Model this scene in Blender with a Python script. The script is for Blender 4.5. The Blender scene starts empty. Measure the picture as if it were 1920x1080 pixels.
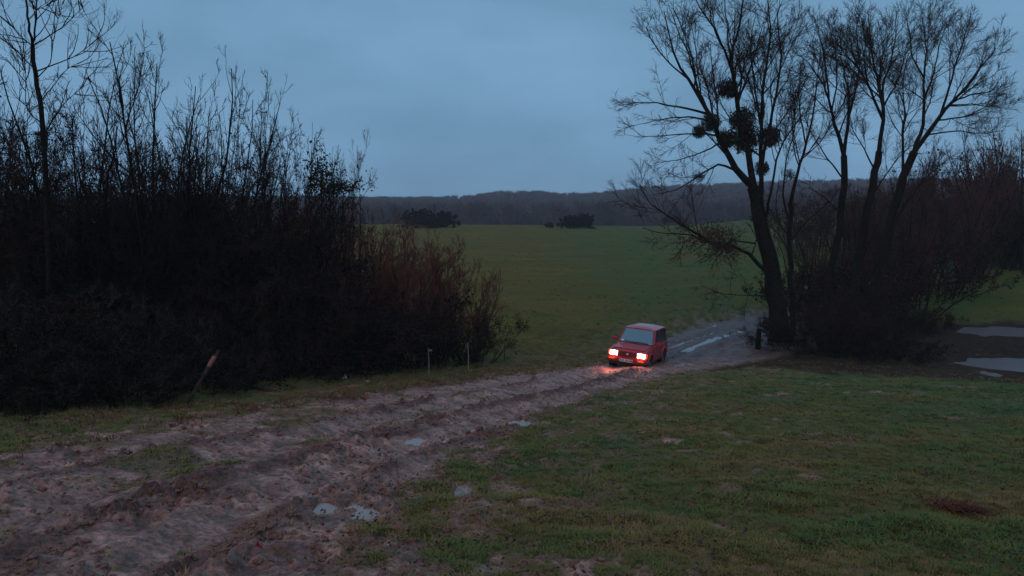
import bpy, bmesh, math
import numpy as np
from mathutils import Vector, Matrix

R = math.radians
scene = bpy.context.scene
C = scene.collection

# ------------------------------------------------------------------ camera
CAM_Z = 1.7                       # a person's eye height on the hillside
FPX = 1493.0                      # focal length in pixels of the 1920 px wide photograph
PITCH = math.atan(140.0 / FPX)    # looking slightly downhill
cam = bpy.data.cameras.new("camera")
cam.sensor_width = 36.0
cam.lens = 36.0 * FPX / 1920.0
cam.clip_start = 0.05
cam.clip_end = 6000
cam_o = bpy.data.objects.new("camera", cam)
C.objects.link(cam_o)
cam_o.location = (0, 0, CAM_Z)
cam_o.rotation_euler = (math.pi / 2 - PITCH, 0, 0)
scene.camera = cam_o

# ------------------------------------------------------------------ sky, sun, exposure
SUN_EL, SUN_AZ = 9.0, 205.0
world = bpy.data.worlds.new("World")
scene.world = world
world.use_nodes = True
wn, wl = world.node_tree.nodes, world.node_tree.links
wn.clear()
sky = wn.new("ShaderNodeTexSky")
sky.sky_type = 'NISHITA'
sky.sun_disc = False
sky.sun_elevation = R(SUN_EL)
sky.sun_rotation = R(SUN_AZ)
sky.air_density = 1.6
sky.dust_density = 2.0
sky.ozone_density = 3.0
bg1 = wn.new("ShaderNodeBackground"); bg1.inputs[1].default_value = 0.05
wl.new(sky.outputs[0], bg1.inputs[0])
# even cloud deck in front of it, with soft darker and lighter drifts
tc = wn.new("ShaderNodeTexCoord")
mp = wn.new("ShaderNodeMapping"); mp.inputs["Scale"].default_value = (1.0, 1.0, 2.6)
wl.new(tc.outputs["Generated"], mp.inputs[0])
nz = wn.new("ShaderNodeTexNoise"); nz.inputs["Scale"].default_value = 3.0; nz.inputs["Detail"].default_value = 5.0
nz.inputs["Roughness"].default_value = 0.52
wl.new(mp.outputs[0], nz.inputs["Vector"])
cr = wn.new("ShaderNodeValToRGB")
cr.color_ramp.elements[0].position = 0.30; cr.color_ramp.elements[0].color = (0.140, 0.290, 0.460, 1)
cr.color_ramp.elements[1].position = 0.70; cr.color_ramp.elements[1].color = (0.212, 0.408, 0.640, 1)
wl.new(nz.outputs[0], cr.inputs[0])
bg2 = wn.new("ShaderNodeBackground"); bg2.inputs[1].default_value = 1.0
wl.new(cr.outputs[0], bg2.inputs[0])
mx = wn.new("ShaderNodeMixShader"); mx.inputs[0].default_value = 0.93
wl.new(bg1.outputs[0], mx.inputs[1]); wl.new(bg2.outputs[0], mx.inputs[2])
wo = wn.new("ShaderNodeOutputWorld")
wl.new(mx.outputs[0], wo.inputs[0])

sun = bpy.data.lights.new("sun", 'SUN')
sun.energy = 0.70
sun.angle = R(50)
sun.color = (1.0, 0.58, 0.45)
sun_o = bpy.data.objects.new("sun", sun); C.objects.link(sun_o)
sa, se = R(SUN_AZ), R(SUN_EL + 30)
sd = Vector((math.sin(sa) * math.cos(se), math.cos(sa) * math.cos(se), math.sin(se)))
sun_o.rotation_euler = sd.to_track_quat('Z', 'Y').to_euler()

vs = scene.view_settings
vs.view_transform = 'Standard'; vs.look = 'None'; vs.exposure = 0.0; vs.gamma = 1.0
vs.use_curve_mapping = False
scene.cycles.use_denoising = True
scene.cycles.max_bounces = 4
scene.cycles.diffuse_bounces = 2
scene.cycles.glossy_bounces = 2
scene.cycles.volume_bounces = 1
scene.cycles.transparent_max_bounces = 8

# ------------------------------------------------------------------ numpy helpers
rng = np.random.default_rng(7)

def _hash(ix, iy, seed):
    h = (ix.astype(np.int64) * 374761393 + iy.astype(np.int64) * 668265263 + seed * 974634599) & 0xffffffff
    h = ((h ^ (h >> 13)) * 1274126177) & 0xffffffff
    h = (h ^ (h >> 16)) & 0xffffffff
    return h

def gnoise(x, y, seed=0):
    x = np.asarray(x, float); y = np.asarray(y, float)
    ix = np.floor(x); iy = np.floor(y); fx = x - ix; fy = y - iy
    u = fx * fx * fx * (fx * (fx * 6 - 15) + 10); v = fy * fy * fy * (fy * (fy * 6 - 15) + 10)
    def g(ox, oy):
        a = _hash(ix + ox, iy + oy, seed) * (2 * math.pi / 4294967296.0)
        return np.cos(a) * (fx - ox) + np.sin(a) * (fy - oy)
    n0 = g(0, 0) * (1 - u) + g(1, 0) * u
    n1 = g(0, 1) * (1 - u) + g(1, 1) * u
    return (n0 * (1 - v) + n1 * v) * 1.5

def fbm(x, y, octv=4, seed=0, gain=0.5, lac=2.03):
    a, s = 1.0, 0.0
    for i in range(octv):
        s = s + a * gnoise(x, y, seed + i * 17)
        x = x * lac + 3.7; y = y * lac - 1.9; a *= gain
    return s

def sstep(a, b, x):
    t = np.clip((x - a) / (b - a), 0, 1)
    return t * t * (3 - 2 * t)

# ------------------------------------------------------------------ terrain shape (world metres)
_MY = np.array([-60, 0, 6, 16, 26, 30, 33.5, 37, 43, 50, 62, 80, 115, 150, 163, 200, 260, 340, 480, 700, 1000, 1600.])
_MZ = np.array([6.0, 0, -.80, -2.20, -3.58, -4.10, -4.42, -4.55, -4.55, -4.38, -3.92, -3.28, -2.05, -.95, -.72, -1.6, -4.5, -5.0, -3.0, 4.0, 9.0, 9.0])
_RY = np.array([-60, 0, 6, 16, 23, 26, 28.2, 33, 42, 50, 62, 80, 115, 150, 163, 200, 260, 340, 480, 700, 1000, 1600.])
_RZ = np.array([6.0, 0, -.80, -2.20, -3.2, -3.80, -4.22, -4.26, -4.26, -3.85, -2.9, -1.8, -.2, 1.0, 1.4, 1.6, 0, 0, 2.0, 8.0, 14.0, 14.])

_HA = (np.array([-400, 400, 690, 800, 870, 925, 1000, 1060, 1130, 1200, 1300, 1500, 1700, 2400.]) - 960) / 1493.0
_HZ = np.array([7, 6, 5.0, 4.6, 5.6, 9.2, 9.6, 6.8, 8.6, 12.6, 15, 19, 20, 20.])

def _cub(x, xs, ys):
    i = np.clip(np.searchsorted(xs, x) - 1, 0, len(xs) - 2)
    m = np.zeros_like(ys); d = np.diff(ys) / np.diff(xs)
    m[1:-1] = np.where(d[1:] * d[:-1] > 0, 2 * d[1:] * d[:-1] / (d[1:] + d[:-1] + 1e-12), 0)
    m[0] = d[0]; m[-1] = 0
    h = xs[i + 1] - xs[i]; t = np.clip((x - xs[i]) / h, 0, 1)
    return ((1 + 2 * t) * (1 - t) ** 2 * ys[i] + t * (1 - t) ** 2 * h * m[i] + t * t * (3 - 2 * t) * ys[i + 1] + t * t * (t - 1) * h * m[i + 1])

def macro(x, y):
    x = np.asarray(x, float); y = np.asarray(y, float)
    a = _cub(y, _MY, _MZ); b = _cub(y, _RY, _RZ)
    w = sstep(0.16, 0.44, x / np.maximum(np.abs(y), 12.0))
    z = a * (1 - w) + b * w
    far = sstep(60, 160, y)
    z = z + far * 0.35 * gnoise(x / 60, y / 60, 3)
    # wooded hills: crest line about 700 m away
    hill = sstep(360, 690, y)
    top = np.interp(x / np.maximum(y, 1.0), _HA, _HZ)
    z = z * (1 - hill) + hill * (top + 1.2 * gnoise(x / 70, y / 160, 9))
    # the ground rises gently on the left behind the thicket
    z = z + 0.5 * sstep(9, 20, -x) * sstep(8, 16, y) * (1 - sstep(60, 120, y))
    return z

CP, SP = math.cos(PITCH), math.sin(PITCH)
def ray(px, py):
    u = (px - 960.0) / FPX; v = (540.0 - py) / FPX
    d = np.array([u, CP + v * SP, -SP + v * CP])
    return d

def at(px, py, Y):
    """world point on the view ray of a pixel at depth Y"""
    d = ray(px, py); k = Y / d[1]
    return np.array([0, 0, CAM_Z]) + d * k

def gnd(px, py):
    """first hit of a pixel's ray with the bare terrain"""
    d = ray(px, py)
    y = 1.0
    prev = y
    while y < 1500:
        k = y / d[1]
        if CAM_Z + d[2] * k <= float(macro(d[0] * k, y)): break
        prev = y; y *= 1.01
    lo, hi = prev, y
    for _ in range(24):
        m = .5 * (lo + hi); k = m / d[1]
        if CAM_Z + d[2] * k <= float(macro(d[0] * k, m)): hi = m
        else: lo = m
    k = hi / d[1]
    return np.array([d[0] * k, hi, float(macro(d[0] * k, hi))])

# --- the mud track: outline and centre ridge on the ground
trackL = [(-700, 1010), (-250, 900), (0, 852), (160, 822), (330, 792), (560, 760), (760, 730), (960, 703), (1090, 690), (1150, 676), (1245, 640), (1330, 605), (1440, 588), (1560, 578)]
trackR = [(1560, 640), (1440, 672), (1330, 690), (1255, 700), (1170, 722), (1080, 752), (1000, 780), (900, 832), (810, 880), (735, 930), (690, 1000), (660, 1120), (600, 1500)]
poly = [gnd(*p)[:2] for p in trackL] + [gnd(*p)[:2] for p in trackR] + [np.array([-4.0, 1.0]), np.array([-9.0, 0.5])]
poly = np.array(poly)
ridge = np.array([gnd(*p)[:2] for p in [(-600, 1300), (-250, 1170), (0, 1060), (150, 1000), (300, 935), (450, 890), (600, 846), (760, 806), (900, 768), (1040, 738), (1150, 712), (1200, 690), (1290, 655), (1400, 618), (1500, 600)]])
# a wet poached patch under the trees and round the ponds
poly2 = np.array([gnd(*p)[:2] for p in [(1330, 694), (1440, 688), (1560, 700), (1700, 706), (1800, 716), (1960, 722), (2080, 700), (2080, 600), (1920, 602), (1760, 612), (1640, 590), (1500, 600), (1400, 640)]])

# trodden bare patch at the very front
poly3 = np.array([gnd(*p)[:2] for p in [(600, 1010), (740, 985), (880, 1012), (1040, 1030), (1230, 1058), (1400, 1130), (1300, 1250), (560, 1250)]])
CAR = np.array([4.97, 31.2])

def sdf(P, x, y):
    d = np.full(x.shape, 1e9); inside = np.zeros(x.shape, bool)
    n = len(P)
    for i in range(n):
        a, b = P[i], P[(i + 1) % n]
        ex, ey = b - a
        wx, wy = x - a[0], y - a[1]
        t = np.clip((wx * ex + wy * ey) / (ex * ex + ey * ey + 1e-12), 0, 1)
        d = np.minimum(d, (wx - ex * t) ** 2 + (wy - ey * t) ** 2)
        c = ((a[1] > y) != (b[1] > y)) & (x < (b[0] - a[0]) * (y - a[1]) / (b[1] - a[1] + 1e-12) + a[0])
        inside ^= c
    d = np.sqrt(d)
    return np.where(inside, -d, d)

def lateral(x, y):
    """signed distance to the centre ridge (positive on the right, the camera's side)"""
    best = np.full(x.shape, 1e9); sg = np.zeros(x.shape)
    for i in range(len(ridge) - 1):
        a, b = ridge[i], ridge[i + 1]
        ex, ey = b - a; L = math.hypot(ex, ey)
        wx, wy = x - a[0], y - a[1]
        t = np.clip((wx * ex + wy * ey) / (L * L), 0, 1)
        dd = np.hypot(wx - ex * t, wy - ey * t)
        s = -np.sign(ex * wy - ey * wx)
        m = dd < best
        best = np.where(m, dd, best); sg = np.where(m, s, sg)
    return best * sg

churn_lines = [(ridge, .24), (np.array([gnd(*p)[:2] for p in [(-300, 1000), (0, 919), (112, 890), (233, 861), (441, 823), (640, 786), (850, 745), (1000, 716)]]), .17),
               (np.array([gnd(*p)[:2] for p in [(300, 1100), (430, 1020), (560, 960), (700, 892), (830, 848), (960, 800), (1080, 760), (1180, 722)]]), .20)]
# puddles: centre pixel, half width px, half height px, kind
PUD = [(685, 962, 27, 9, 'shallow'), (610, 951, 22, 8, 'shallow'), (662, 947, 15, 5, 'shallow'), (868, 920, 18, 8, 'shallow'),
       (522, 1014, 24, 5, 'shallow'), (778, 826, 20, 4, 'shallow'), (826, 830, 18, 3, 'shallow'), (976, 792, 20, 3, 'shallow'),
       (1900, 622, 100, 10, 'pond'), (1930, 684, 115, 15, 'pond'), (1858, 700, 16, 5, 'pond'),
       ]
puddles = []
for (cx, cy, hw, hh, kd) in PUD:
    c = gnd(cx, cy); l = gnd(cx - hw, cy); r_ = gnd(cx + hw, cy); n_ = gnd(cx, cy + hh); f_ = gnd(cx, cy - hh)
    rx = .5 * (r_[0] - l[0]); ry = .5 * (f_[1] - n_[1])
    cyy = .5 * (f_[1] + n_[1])
    shear = 0.0
    puddles.append([c[0], cyy, float(macro(c[0], cyy)) - (.02 if kd != 'pond' else .03), rx, ry, kd, shear])

# water standing in the wheel ruts beyond the car: centre line on the ground, half width in metres
RIB = [([(1283, 658), (1300, 650), (1318, 643), (1340, 634), (1365, 626), (1395, 616)], .17), ([(1256, 652), (1282, 641), (1310, 631), (1340, 621)], .07),
       ([(1262, 683), (1300, 681), (1338, 684)], .07), ([(1330, 612), (1370, 603), (1410, 598)], .08)]
ribbons = []
for pts_, hw in RIB:
    w_ = np.array([gnd(*p) for p in pts_])
    ribbons.append((w_[:, :2], float(w_[:, 2].min()) - .03, hw))
def dist_line(L_, x, y):
    best = np.full(x.shape, 1e9)
    for i in range(len(L_) - 1):
        a, b = L_[i], L_[i + 1]; ex, ey = b - a
        t = np.clip(((x - a[0]) * ex + (y - a[1]) * ey) / (ex * ex + ey * ey), 0, 1)
        best = np.minimum(best, np.hypot(x - a[0] - ex * t, y - a[1] - ey * t))
    return best

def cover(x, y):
    """darkened ground under the trees, churned soil along the ruts, lusher sward on the right"""
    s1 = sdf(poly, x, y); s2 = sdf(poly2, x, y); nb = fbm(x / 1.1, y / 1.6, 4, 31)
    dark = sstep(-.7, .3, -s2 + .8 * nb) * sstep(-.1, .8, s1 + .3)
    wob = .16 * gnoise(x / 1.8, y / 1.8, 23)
    ch = np.zeros(x.shape)
    for L_, w_ in churn_lines:
        ch = np.maximum(ch, np.exp(-((dist_line(L_, x, y) + wob) / w_) ** 2))
    ch = np.clip(ch * (.55 + .9 * sstep(-.3, .4, fbm(x / .5, y / .5, 3, 24))), 0, 1)
    lush = sstep(1.5, 11, x) * sstep(6, 14, y) * (.45 + .55 * sstep(-.3, .3, fbm(x / 4, y / 4, 3, 25)))
    return dark, ch, lush

def terrain(x, y):
    """full height, mud amount"""
    x = np.asarray(x, float); y = np.asarray(y, float)
    z = macro(x, y)
    r = np.hypot(x, y)
    near = (1 - sstep(40, 75, r)) * (1 - .72 * np.exp(-(((x - CAR[0] + .5) / 2.2) ** 2 + ((y - CAR[1] + .6) / 2.8) ** 2)))
    s1 = sdf(poly, x, y); s2 = sdf(poly2, x, y)
    nb = fbm(x / 1.1, y / 1.6, 4, 31)
    mud = sstep(-.35, .30, -s1 + .42 * nb)
    mud2 = sstep(-.5, .5, -s2 + .7 * nb)
    # poached ground beside the track and in the foreground
    tr = np.exp(-np.maximum(s1, 0) / 2.2) * sstep(-.05, .40, fbm(x / .55, y / .75, 4, 77) + .10)
    spots = sstep(.16, .55, fbm(x / 1.7, y / 1.5, 3, 51)) * sstep(.0, .4, gnoise(x / .30, y / .30, 52)) * .85 * (1 - sstep(26, 36, r))
    tr = np.maximum(tr, sstep(-.25, .45, -sdf(poly3, x, y)) * sstep(-.25, .25, fbm(x / .30, y / .30, 3, 78) + .05))
    mud_all = np.clip(np.maximum(np.maximum(mud, .55 * mud2), np.maximum(.85 * tr, spots)), 0, 1) * (1 - sstep(50, 70, r))
    # grass islands in the left half of the track
    lat = lateral(x, y)
    isl = sstep(.10, .45, fbm(x / 1.6 + 5, y / 1.2, 3, 88)) * sstep(-3.4, -1.8, -np.abs(lat + 1.5)) * (lat < -.4)
    mud_all = mud_all * (1 - .55 * isl * (mud > .5) * (1 - sstep(16, 22, y)))
    # relief
    hum = .055 * fbm(x / 1.5, y / 1.5, 3, 5) + .040 * fbm(x / .40, y / .40, 3, 6, .6)
    z = z + hum * near * (1 - .5 * mud)
    clod = np.abs(fbm(x / .42, y / .42, 4, 11, .55))
    clod2 = fbm(x / .13, y / .13, 2, 12)
    rough = sstep(-.35, .35, fbm(x / 1.3, y / 1.3, 2, 14))
    mreg = np.maximum(np.maximum(mud, .8 * mud2), .8 * tr)
    lw0 = lat + .18 * gnoise(x / 2.2, y / 2.2, 21)
    bed = np.clip(np.exp(-((lw0 - .95) / .30) ** 2) + np.exp(-((lw0 + .95) / .30) ** 2), 0, 1) * mud
    mreg = mreg * (1 - .62 * bed)
    z = z + near * mreg * (.095 * (clod - .3) * (.18 + .70 * rough) + .034 * clod2 * (.2 + .7 * rough))
    # ruts and the thrown-up ridge between them
    wob = .18 * gnoise(x / 2.2, y / 2.2, 21)
    lw = lat + wob
    def bump_(c, w): return np.exp(-((lw - c) / w) ** 2)
    ch_ = np.zeros(x.shape)
    nm = r < 60
    if nm.any(): ch_[nm] = cover(x[nm], y[nm])[1]
    z = z + near * mud * ch_ * (.028 + .05 * np.clip(clod - .2, -.3, .6) + .028 * clod2)
    rut = -.095 * bump_(.95, .27) - .095 * bump_(-.95, .27) + .035 * bump_(.52, .12) + .035 * bump_(-.52, .12) + .05 * bump_(0, .26) * (.7 + .4 * np.clip(clod, 0, 1)) + .05 * bump_(1.55, .2) + .055 * bump_(-1.6, .22) - .05 * bump_(-2.5, .35)
    z = z + near * mud * rut
    # bank where the pasture meets the track beyond
    # puddle basins
    for (cx, cy, lv, rx, ry, kd, sh) in puddles:
        dx = (x - cx) / rx
        dy = (y - cy - sh * (x - cx)) / ry if sh else (y - cy) / ry
        m = (np.abs(dx) < 3) & (np.abs(dy) < 3)
        if not m.any(): continue
        e = np.hypot(dx[m], dy[m]) * (1 + (.30 if kd != 'pond' else .22) * fbm(x[m] / max(rx * .55, .1), y[m] / max(ry * .55, .1), 3, int(abs(cx * 31)) % 97))
        zt = np.where(e < 1.12, lv - .022 + .045 * sstep(.85, 1.12, e), lv + .023)
        w = 1 - (sstep(1.3, 2.1, e) if kd != 'pond' else sstep(1.12, 1.7, e))
        z[m] = z[m] * (1 - w) + zt * w
        mud_all[m] = np.maximum(mud_all[m], .9 * (1 - sstep(1.0, 1.5, e)))
    for (L_, lv, hw) in ribbons:
        m = (x > L_[:, 0].min() - 2) & (x < L_[:, 0].max() + 2) & (y > L_[:, 1].min() - 2) & (y < L_[:, 1].max() + 2)
        if not m.any(): continue
        e = dist_line(L_, x[m], y[m]) / hw + .55 * fbm(x[m] / 1.3, y[m] / 1.3, 3, 71)
        zt = lv - .022 + .045 * sstep(.8, 1.15, e)
        w = 1 - sstep(1.6, 3.2, e)
        z[m] = z[m] * (1 - w) + zt * w
    return z, mud_all

# ------------------------------------------------------------------ materials
def new_mat(name):
    m = bpy.data.materials.new(name); m.use_nodes = True
    return m, m.node_tree.nodes, m.node_tree.links, m.node_tree.nodes["Principled BSDF"]

def simple(name, col, rough=.7, spec=.3, metal=0.0, noise=None, coat=0.0, bump=0.0):
    m, n, l, b = new_mat(name)
    b.inputs["Base Color"].default_value = (*col, 1)
    b.inputs["Roughness"].default_value = rough
    b.inputs["Specular IOR Level"].default_value = spec
    b.inputs["Metallic"].default_value = metal
    b.inputs["Coat Weight"].default_value = coat
    if noise:
        sc_, amt, col2 = noise
        t = n.new("ShaderNodeTexCoord"); z = n.new("ShaderNodeTexNoise")
        z.inputs["Scale"].default_value = sc_; z.inputs["Detail"].default_value = 4
        l.new(t.outputs["Object"], z.inputs["Vector"])
        r_ = n.new("ShaderNodeValToRGB")
        r_.color_ramp.elements[0].position = .5 - amt; r_.color_ramp.elements[0].color = (*col, 1)
        r_.color_ramp.elements[1].position = .5 + amt; r_.color_ramp.elements[1].color = (*col2, 1)
        l.new(z.outputs[0], r_.inputs[0]); l.new(r_.outputs[0], b.inputs["Base Color"])
        if bump:
            bp = n.new("ShaderNodeBump"); bp.inputs["Strength"].default_value = bump; bp.inputs["Distance"].default_value = .02
            l.new(z.outputs[0], bp.inputs["Height"]); l.new(bp.outputs[0], b.inputs["Normal"])
    return m

def ground_material():
    m, n, l, b = new_mat("ground_soil_and_grass")
    geo = n.new("ShaderNodeNewGeometry")
    def noise(scale, detail=4, rough=.55, stretch=None):
        z = n.new("ShaderNodeTexNoise"); z.inputs["Scale"].default_value = scale
        z.inputs["Detail"].default_value = detail; z.inputs["Roughness"].default_value = rough
        if stretch:
            mp_ = n.new("ShaderNodeMapping"); mp_.inputs["Scale"].default_value = stretch
            l.new(geo.outputs["Position"], mp_.inputs[0]); l.new(mp_.outputs[0], z.inputs["Vector"])
        else:
            l.new(geo.outputs["Position"], z.inputs["Vector"])
        return z.outputs[0]
    def ramp(fac, stops):
        r_ = n.new("ShaderNodeValToRGB"); e = r_.color_ramp.elements
        while len(e) < len(stops): e.new(.5)
        for i, (p, c) in enumerate(stops):
            e[i].position = p; e[i].color = (*c, 1) if len(c) == 3 else c
        l.new(fac, r_.inputs[0]); return r_.outputs[0]
    def mix(f, a, c, mode='MIX'):
        x = n.new("ShaderNodeMix"); x.data_type = 'RGBA'; x.blend_type = mode
        if isinstance(f, float): x.inputs[0].default_value = f
        else: l.new(f, x.inputs[0])
        for s, v in ((6, a), (7, c)):
            if isinstance(v, tuple): x.inputs[s].default_value = (*v, 1)
            else: l.new(v, x.inputs[s])
        return x.outputs[2]
    am = n.new("ShaderNodeAttribute"); am.attribute_name = "mud"
    # pasture
    big = ramp(noise(.16, 3), [(.35, (.122, .098, .019)), (.5, (.146, .104, .021)), (.62, (.100, .098, .021))])
    mid = ramp(noise(1.3, 5, .62), [(.36, (.088, .082, .017)), (.52, (.130, .100, .022)), (.68, (.168, .104, .032))])
    fine = noise(24, 4, .65)
    streak = noise(1.0, 4, .6, (.12, .55, .5))
    g = mix(.5, big, mid)
    g = mix(.55, g, ramp(fine, [(.3, (.45, .45, .45)), (.7, (1.45, 1.45, 1.4))]), 'MULTIPLY')
    g = mix(.45, g, ramp(streak, [(.38, (.66, .68, .62)), (.62, (1.3, 1.28, 1.25))]), 'MULTIPLY')
    # mud
    mc = ramp(noise(2.4, 6, .65), [(.32, (.120, .055, .040)), (.5, (.330, .172, .126)), (.66, (.540, .305, .235))])
    mf = ramp(noise(17, 5, .7), [(.34, (.30, .28, .28)), (.62, (1.35, 1.32, 1.32))])
    mudc = mix(.9, mc, mf, 'MULTIPLY')
    col = mix(am.outputs["Fac"], g, mudc)
    def attr(nm):
        a_ = n.new("ShaderNodeAttribute"); a_.attribute_name = nm; return a_.outputs["Fac"]
    def mul(a_, k_):
        x = n.new("ShaderNodeMath"); x.operation = 'MULTIPLY'; l.new(a_, x.inputs[0])
        if isinstance(k_, float): x.inputs[1].default_value = k_
        else: l.new(k_, x.inputs[1])
        return x.outputs[0]
    churn, dark, lush = attr('churn'), attr('dark'), attr('lush')
    g = mix(mul(lush, .75), g, mix(.6, (.058, .112, .034), ramp(fine, [(.3, (.4, .4, .4)), (.7, (1.5, 1.5, 1.5))]), 'MULTIPLY'))
    col = mix(am.outputs["Fac"], g, mix(mul(churn, .8), mudc, mix(1.0, (.090, .040, .030), mf, 'MULTIPLY')))
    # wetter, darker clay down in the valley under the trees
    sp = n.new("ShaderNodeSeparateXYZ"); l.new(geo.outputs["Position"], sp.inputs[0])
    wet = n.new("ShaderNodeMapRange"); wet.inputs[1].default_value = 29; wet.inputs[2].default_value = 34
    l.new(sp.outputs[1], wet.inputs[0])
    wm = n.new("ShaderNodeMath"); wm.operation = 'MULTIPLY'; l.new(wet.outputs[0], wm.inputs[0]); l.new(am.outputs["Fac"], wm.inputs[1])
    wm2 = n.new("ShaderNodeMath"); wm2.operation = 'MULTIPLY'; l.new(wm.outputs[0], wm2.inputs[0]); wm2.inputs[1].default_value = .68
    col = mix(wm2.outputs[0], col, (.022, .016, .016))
    col = mix(mul(dark, .80), col, (.016, .013, .010))  # ground colour darkened further under the trees and round the ponds
    l.new(col, b.inputs["Base Color"])
    # roughness: wet films on mud
    rw = ramp(noise(3.1, 4, .6), [(.38, (.36, .36, .36)), (.60, (.75, .75, .75))])
    rr = mix(am.outputs["Fac"], (.9, .9, .9), rw)
    rr = mix(churn, rr, (.8, .8, .8))
    rr = mix(wm.outputs[0], rr, (.50, .50, .50))
    rr = mix(dark, rr, (.95, .95, .95))
    l.new(rr, b.inputs["Roughness"])
    sl_ = n.new("ShaderNodeMapRange"); sl_.inputs[3].default_value = .40; sl_.inputs[4].default_value = .05
    mxm = n.new('ShaderNodeMath'); mxm.operation = 'MAXIMUM'; far_ = n.new('ShaderNodeMath'); far_.operation = 'SUBTRACT'; l.new(wet.outputs[0], far_.inputs[0]); l.new(wm.outputs[0], far_.inputs[1]); l.new(far_.outputs[0], mxm.inputs[0]); l.new(dark, mxm.inputs[1]); l.new(mxm.outputs[0], sl_.inputs[0]); l.new(sl_.outputs[0], b.inputs["Specular IOR Level"])
    # relief finer than the mesh
    bn = noise(38, 6, .7)
    bp = n.new("ShaderNodeBump"); bp.inputs["Strength"].default_value = .75; bp.inputs["Distance"].default_value = .018
    l.new(bn, bp.inputs["Height"])
    bp2 = n.new("ShaderNodeBump"); bp2.inputs["Strength"].default_value = .9; bp2.inputs["Distance"].default_value = .07
    l.new(noise(9, 5, .65), bp2.inputs["Height"]); l.new(bp.outputs[0], bp2.inputs["Normal"])
    l.new(bp2.outputs[0], b.inputs["Normal"])
    return m

M = {}
M['ground'] = ground_material()
M['bark'] = simple("bark_dark", (.007, .006, .005), .95, .05, noise=(6, .16, (.022, .017, .014)), bump=.9)
M['twig'] = simple("twig_brown", (.040, .023, .021), .9, .08)
M['twig_red'] = simple("twig_red_brown", (.190, .068, .050), .9, .06, noise=(.9, .2, (.085, .036, .030)))
M['twig_grey'] = simple("twig_grey", (.105, .080, .070), .85, .12, noise=(.8, .16, (.022, .017, .016)))
M['twig_thick'] = simple("thicket_twig", (.055, .034, .029), .9, .06, noise=(.6, .16, (.016, .012, .012)))
M['twig_wood'] = simple("wood_edge_twig", (.115, .052, .044), .9, .06, noise=(.5, .2, (.055, .030, .028)))
M['leaf'] = simple("leaf_dark", (.010, .009, .006), .9, .05, noise=(1.2, .2, (.024, .014, .010)))
M['leaf_green'] = simple("leaf_evergreen", (.020, .022, .010), .7, .12)
M['leaf_brown'] = simple("leaf_withered", (.085, .048, .026), .85, .1)
M['mistle'] = simple("mistletoe_leaf", (.030, .030, .016), .75, .12)
M['far_wood'] = simple("far_wood", (.115, .085, .102), .95, .05, noise=(.012, .12, (.080, .074, .096)))  # haze painted into the colour: paler and bluer than bare wood
M['wood_grey'] = simple("weathered_wood", (.10, .066, .052), .85, .12, noise=(7, .2, (.045, .030, .024)), bump=.5)
M['wood_bare'] = simple("barkless_wood", (.30, .15, .12), .75, .15, noise=(9, .2, (.19, .09, .07)), bump=.3)
M['stake'] = simple("pale_plastic", (.30, .28, .26), .6, .3, noise=(5, .2, (.20, .18, .16)))
M['litter_white'] = simple("white_plastic_film", (.75, .76, .78), .5, .4)
M['litter_red'] = simple("red_plastic", (.62, .03, .03), .45, .45)

def water(name, col, rough):
    m, n, l, b = new_mat(name)
    b.inputs["Base Color"].default_value = (*col, 1); b.inputs["Roughness"].default_value = rough
    b.inputs["IOR"].default_value = 1.45; b.inputs["Specular IOR Level"].default_value = .6
    t = n.new("ShaderNodeNewGeometry"); z = n.new("ShaderNodeTexNoise"); z.inputs["Scale"].default_value = 6
    l.new(t.outputs["Position"], z.inputs["Vector"])
    bp = n.new("ShaderNodeBump"); bp.inputs["Strength"].default_value = .12; bp.inputs["Distance"].default_value = .01
    l.new(z.outputs[0], bp.inputs["Height"]); l.new(bp.outputs[0], b.inputs["Normal"])
    return m
M['shallow'] = water("muddy_water_shallow", (.30, .22, .19), .22)
M['pond'] = water("pond_water", (.17, .16, .17), .20)
M['rut'] = water("rut_water", (.17, .14, .13), .22)

# ------------------------------------------------------------------ object helpers
def mesh_np(name, V, F, mat, smooth=True, attrs=None):
    """V (n,3), F list of int arrays (k,4)/(k,3)"""
    me = bpy.data.meshes.new(name)
    F = [f for f in F if len(f)]
    me.vertices.add(len(V)); me.vertices.foreach_set("co", np.ascontiguousarray(V, np.float32).ravel())
    loops = np.concatenate([f.ravel() for f in F]).astype(np.int32)
    tot = np.concatenate([np.full(len(f), f.shape[1], np.int32) for f in F])
    start = np.concatenate([[0], np.cumsum(tot)[:-1]]).astype(np.int32)
    me.loops.add(len(loops)); me.loops.foreach_set("vertex_index", loops)
    me.polygons.add(len(tot)); me.polygons.foreach_set("loop_start", start)
    me.update(calc_edges=True)
    if smooth: me.polygons.foreach_set("use_smooth", np.ones(len(tot), bool))
    if attrs:
        for k, v in attrs.items():
            a = me.attributes.new(k, 'FLOAT', 'POINT'); a.data.foreach_set("value", np.ascontiguousarray(v, np.float32))
    if mat: me.materials.append(mat)
    return me

def add(name, me, parent=None, loc=(0, 0, 0), rot=(0, 0, 0), scale=(1, 1, 1)):
    o = bpy.data.objects.new(name, me); C.objects.link(o)
    o.parent = parent; o.location = loc; o.rotation_euler = rot; o.scale = scale
    return o

def tag(o, label=None, cat=None, group=None, kind=None):
    if label: o["label"] = label
    if cat: o["category"] = cat
    if group: o["group"] = group
    if kind: o["kind"] = kind
    return o

def copy_tree(o, parent=None):
    c = o.copy(); C.objects.link(c); c.parent = parent
    for ch in list(o.children): copy_tree(ch, c)
    return c

def ground_z(x, y):
    z, _ = terrain(np.array([x], float), np.array([y], float)); return float(z[0])

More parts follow.
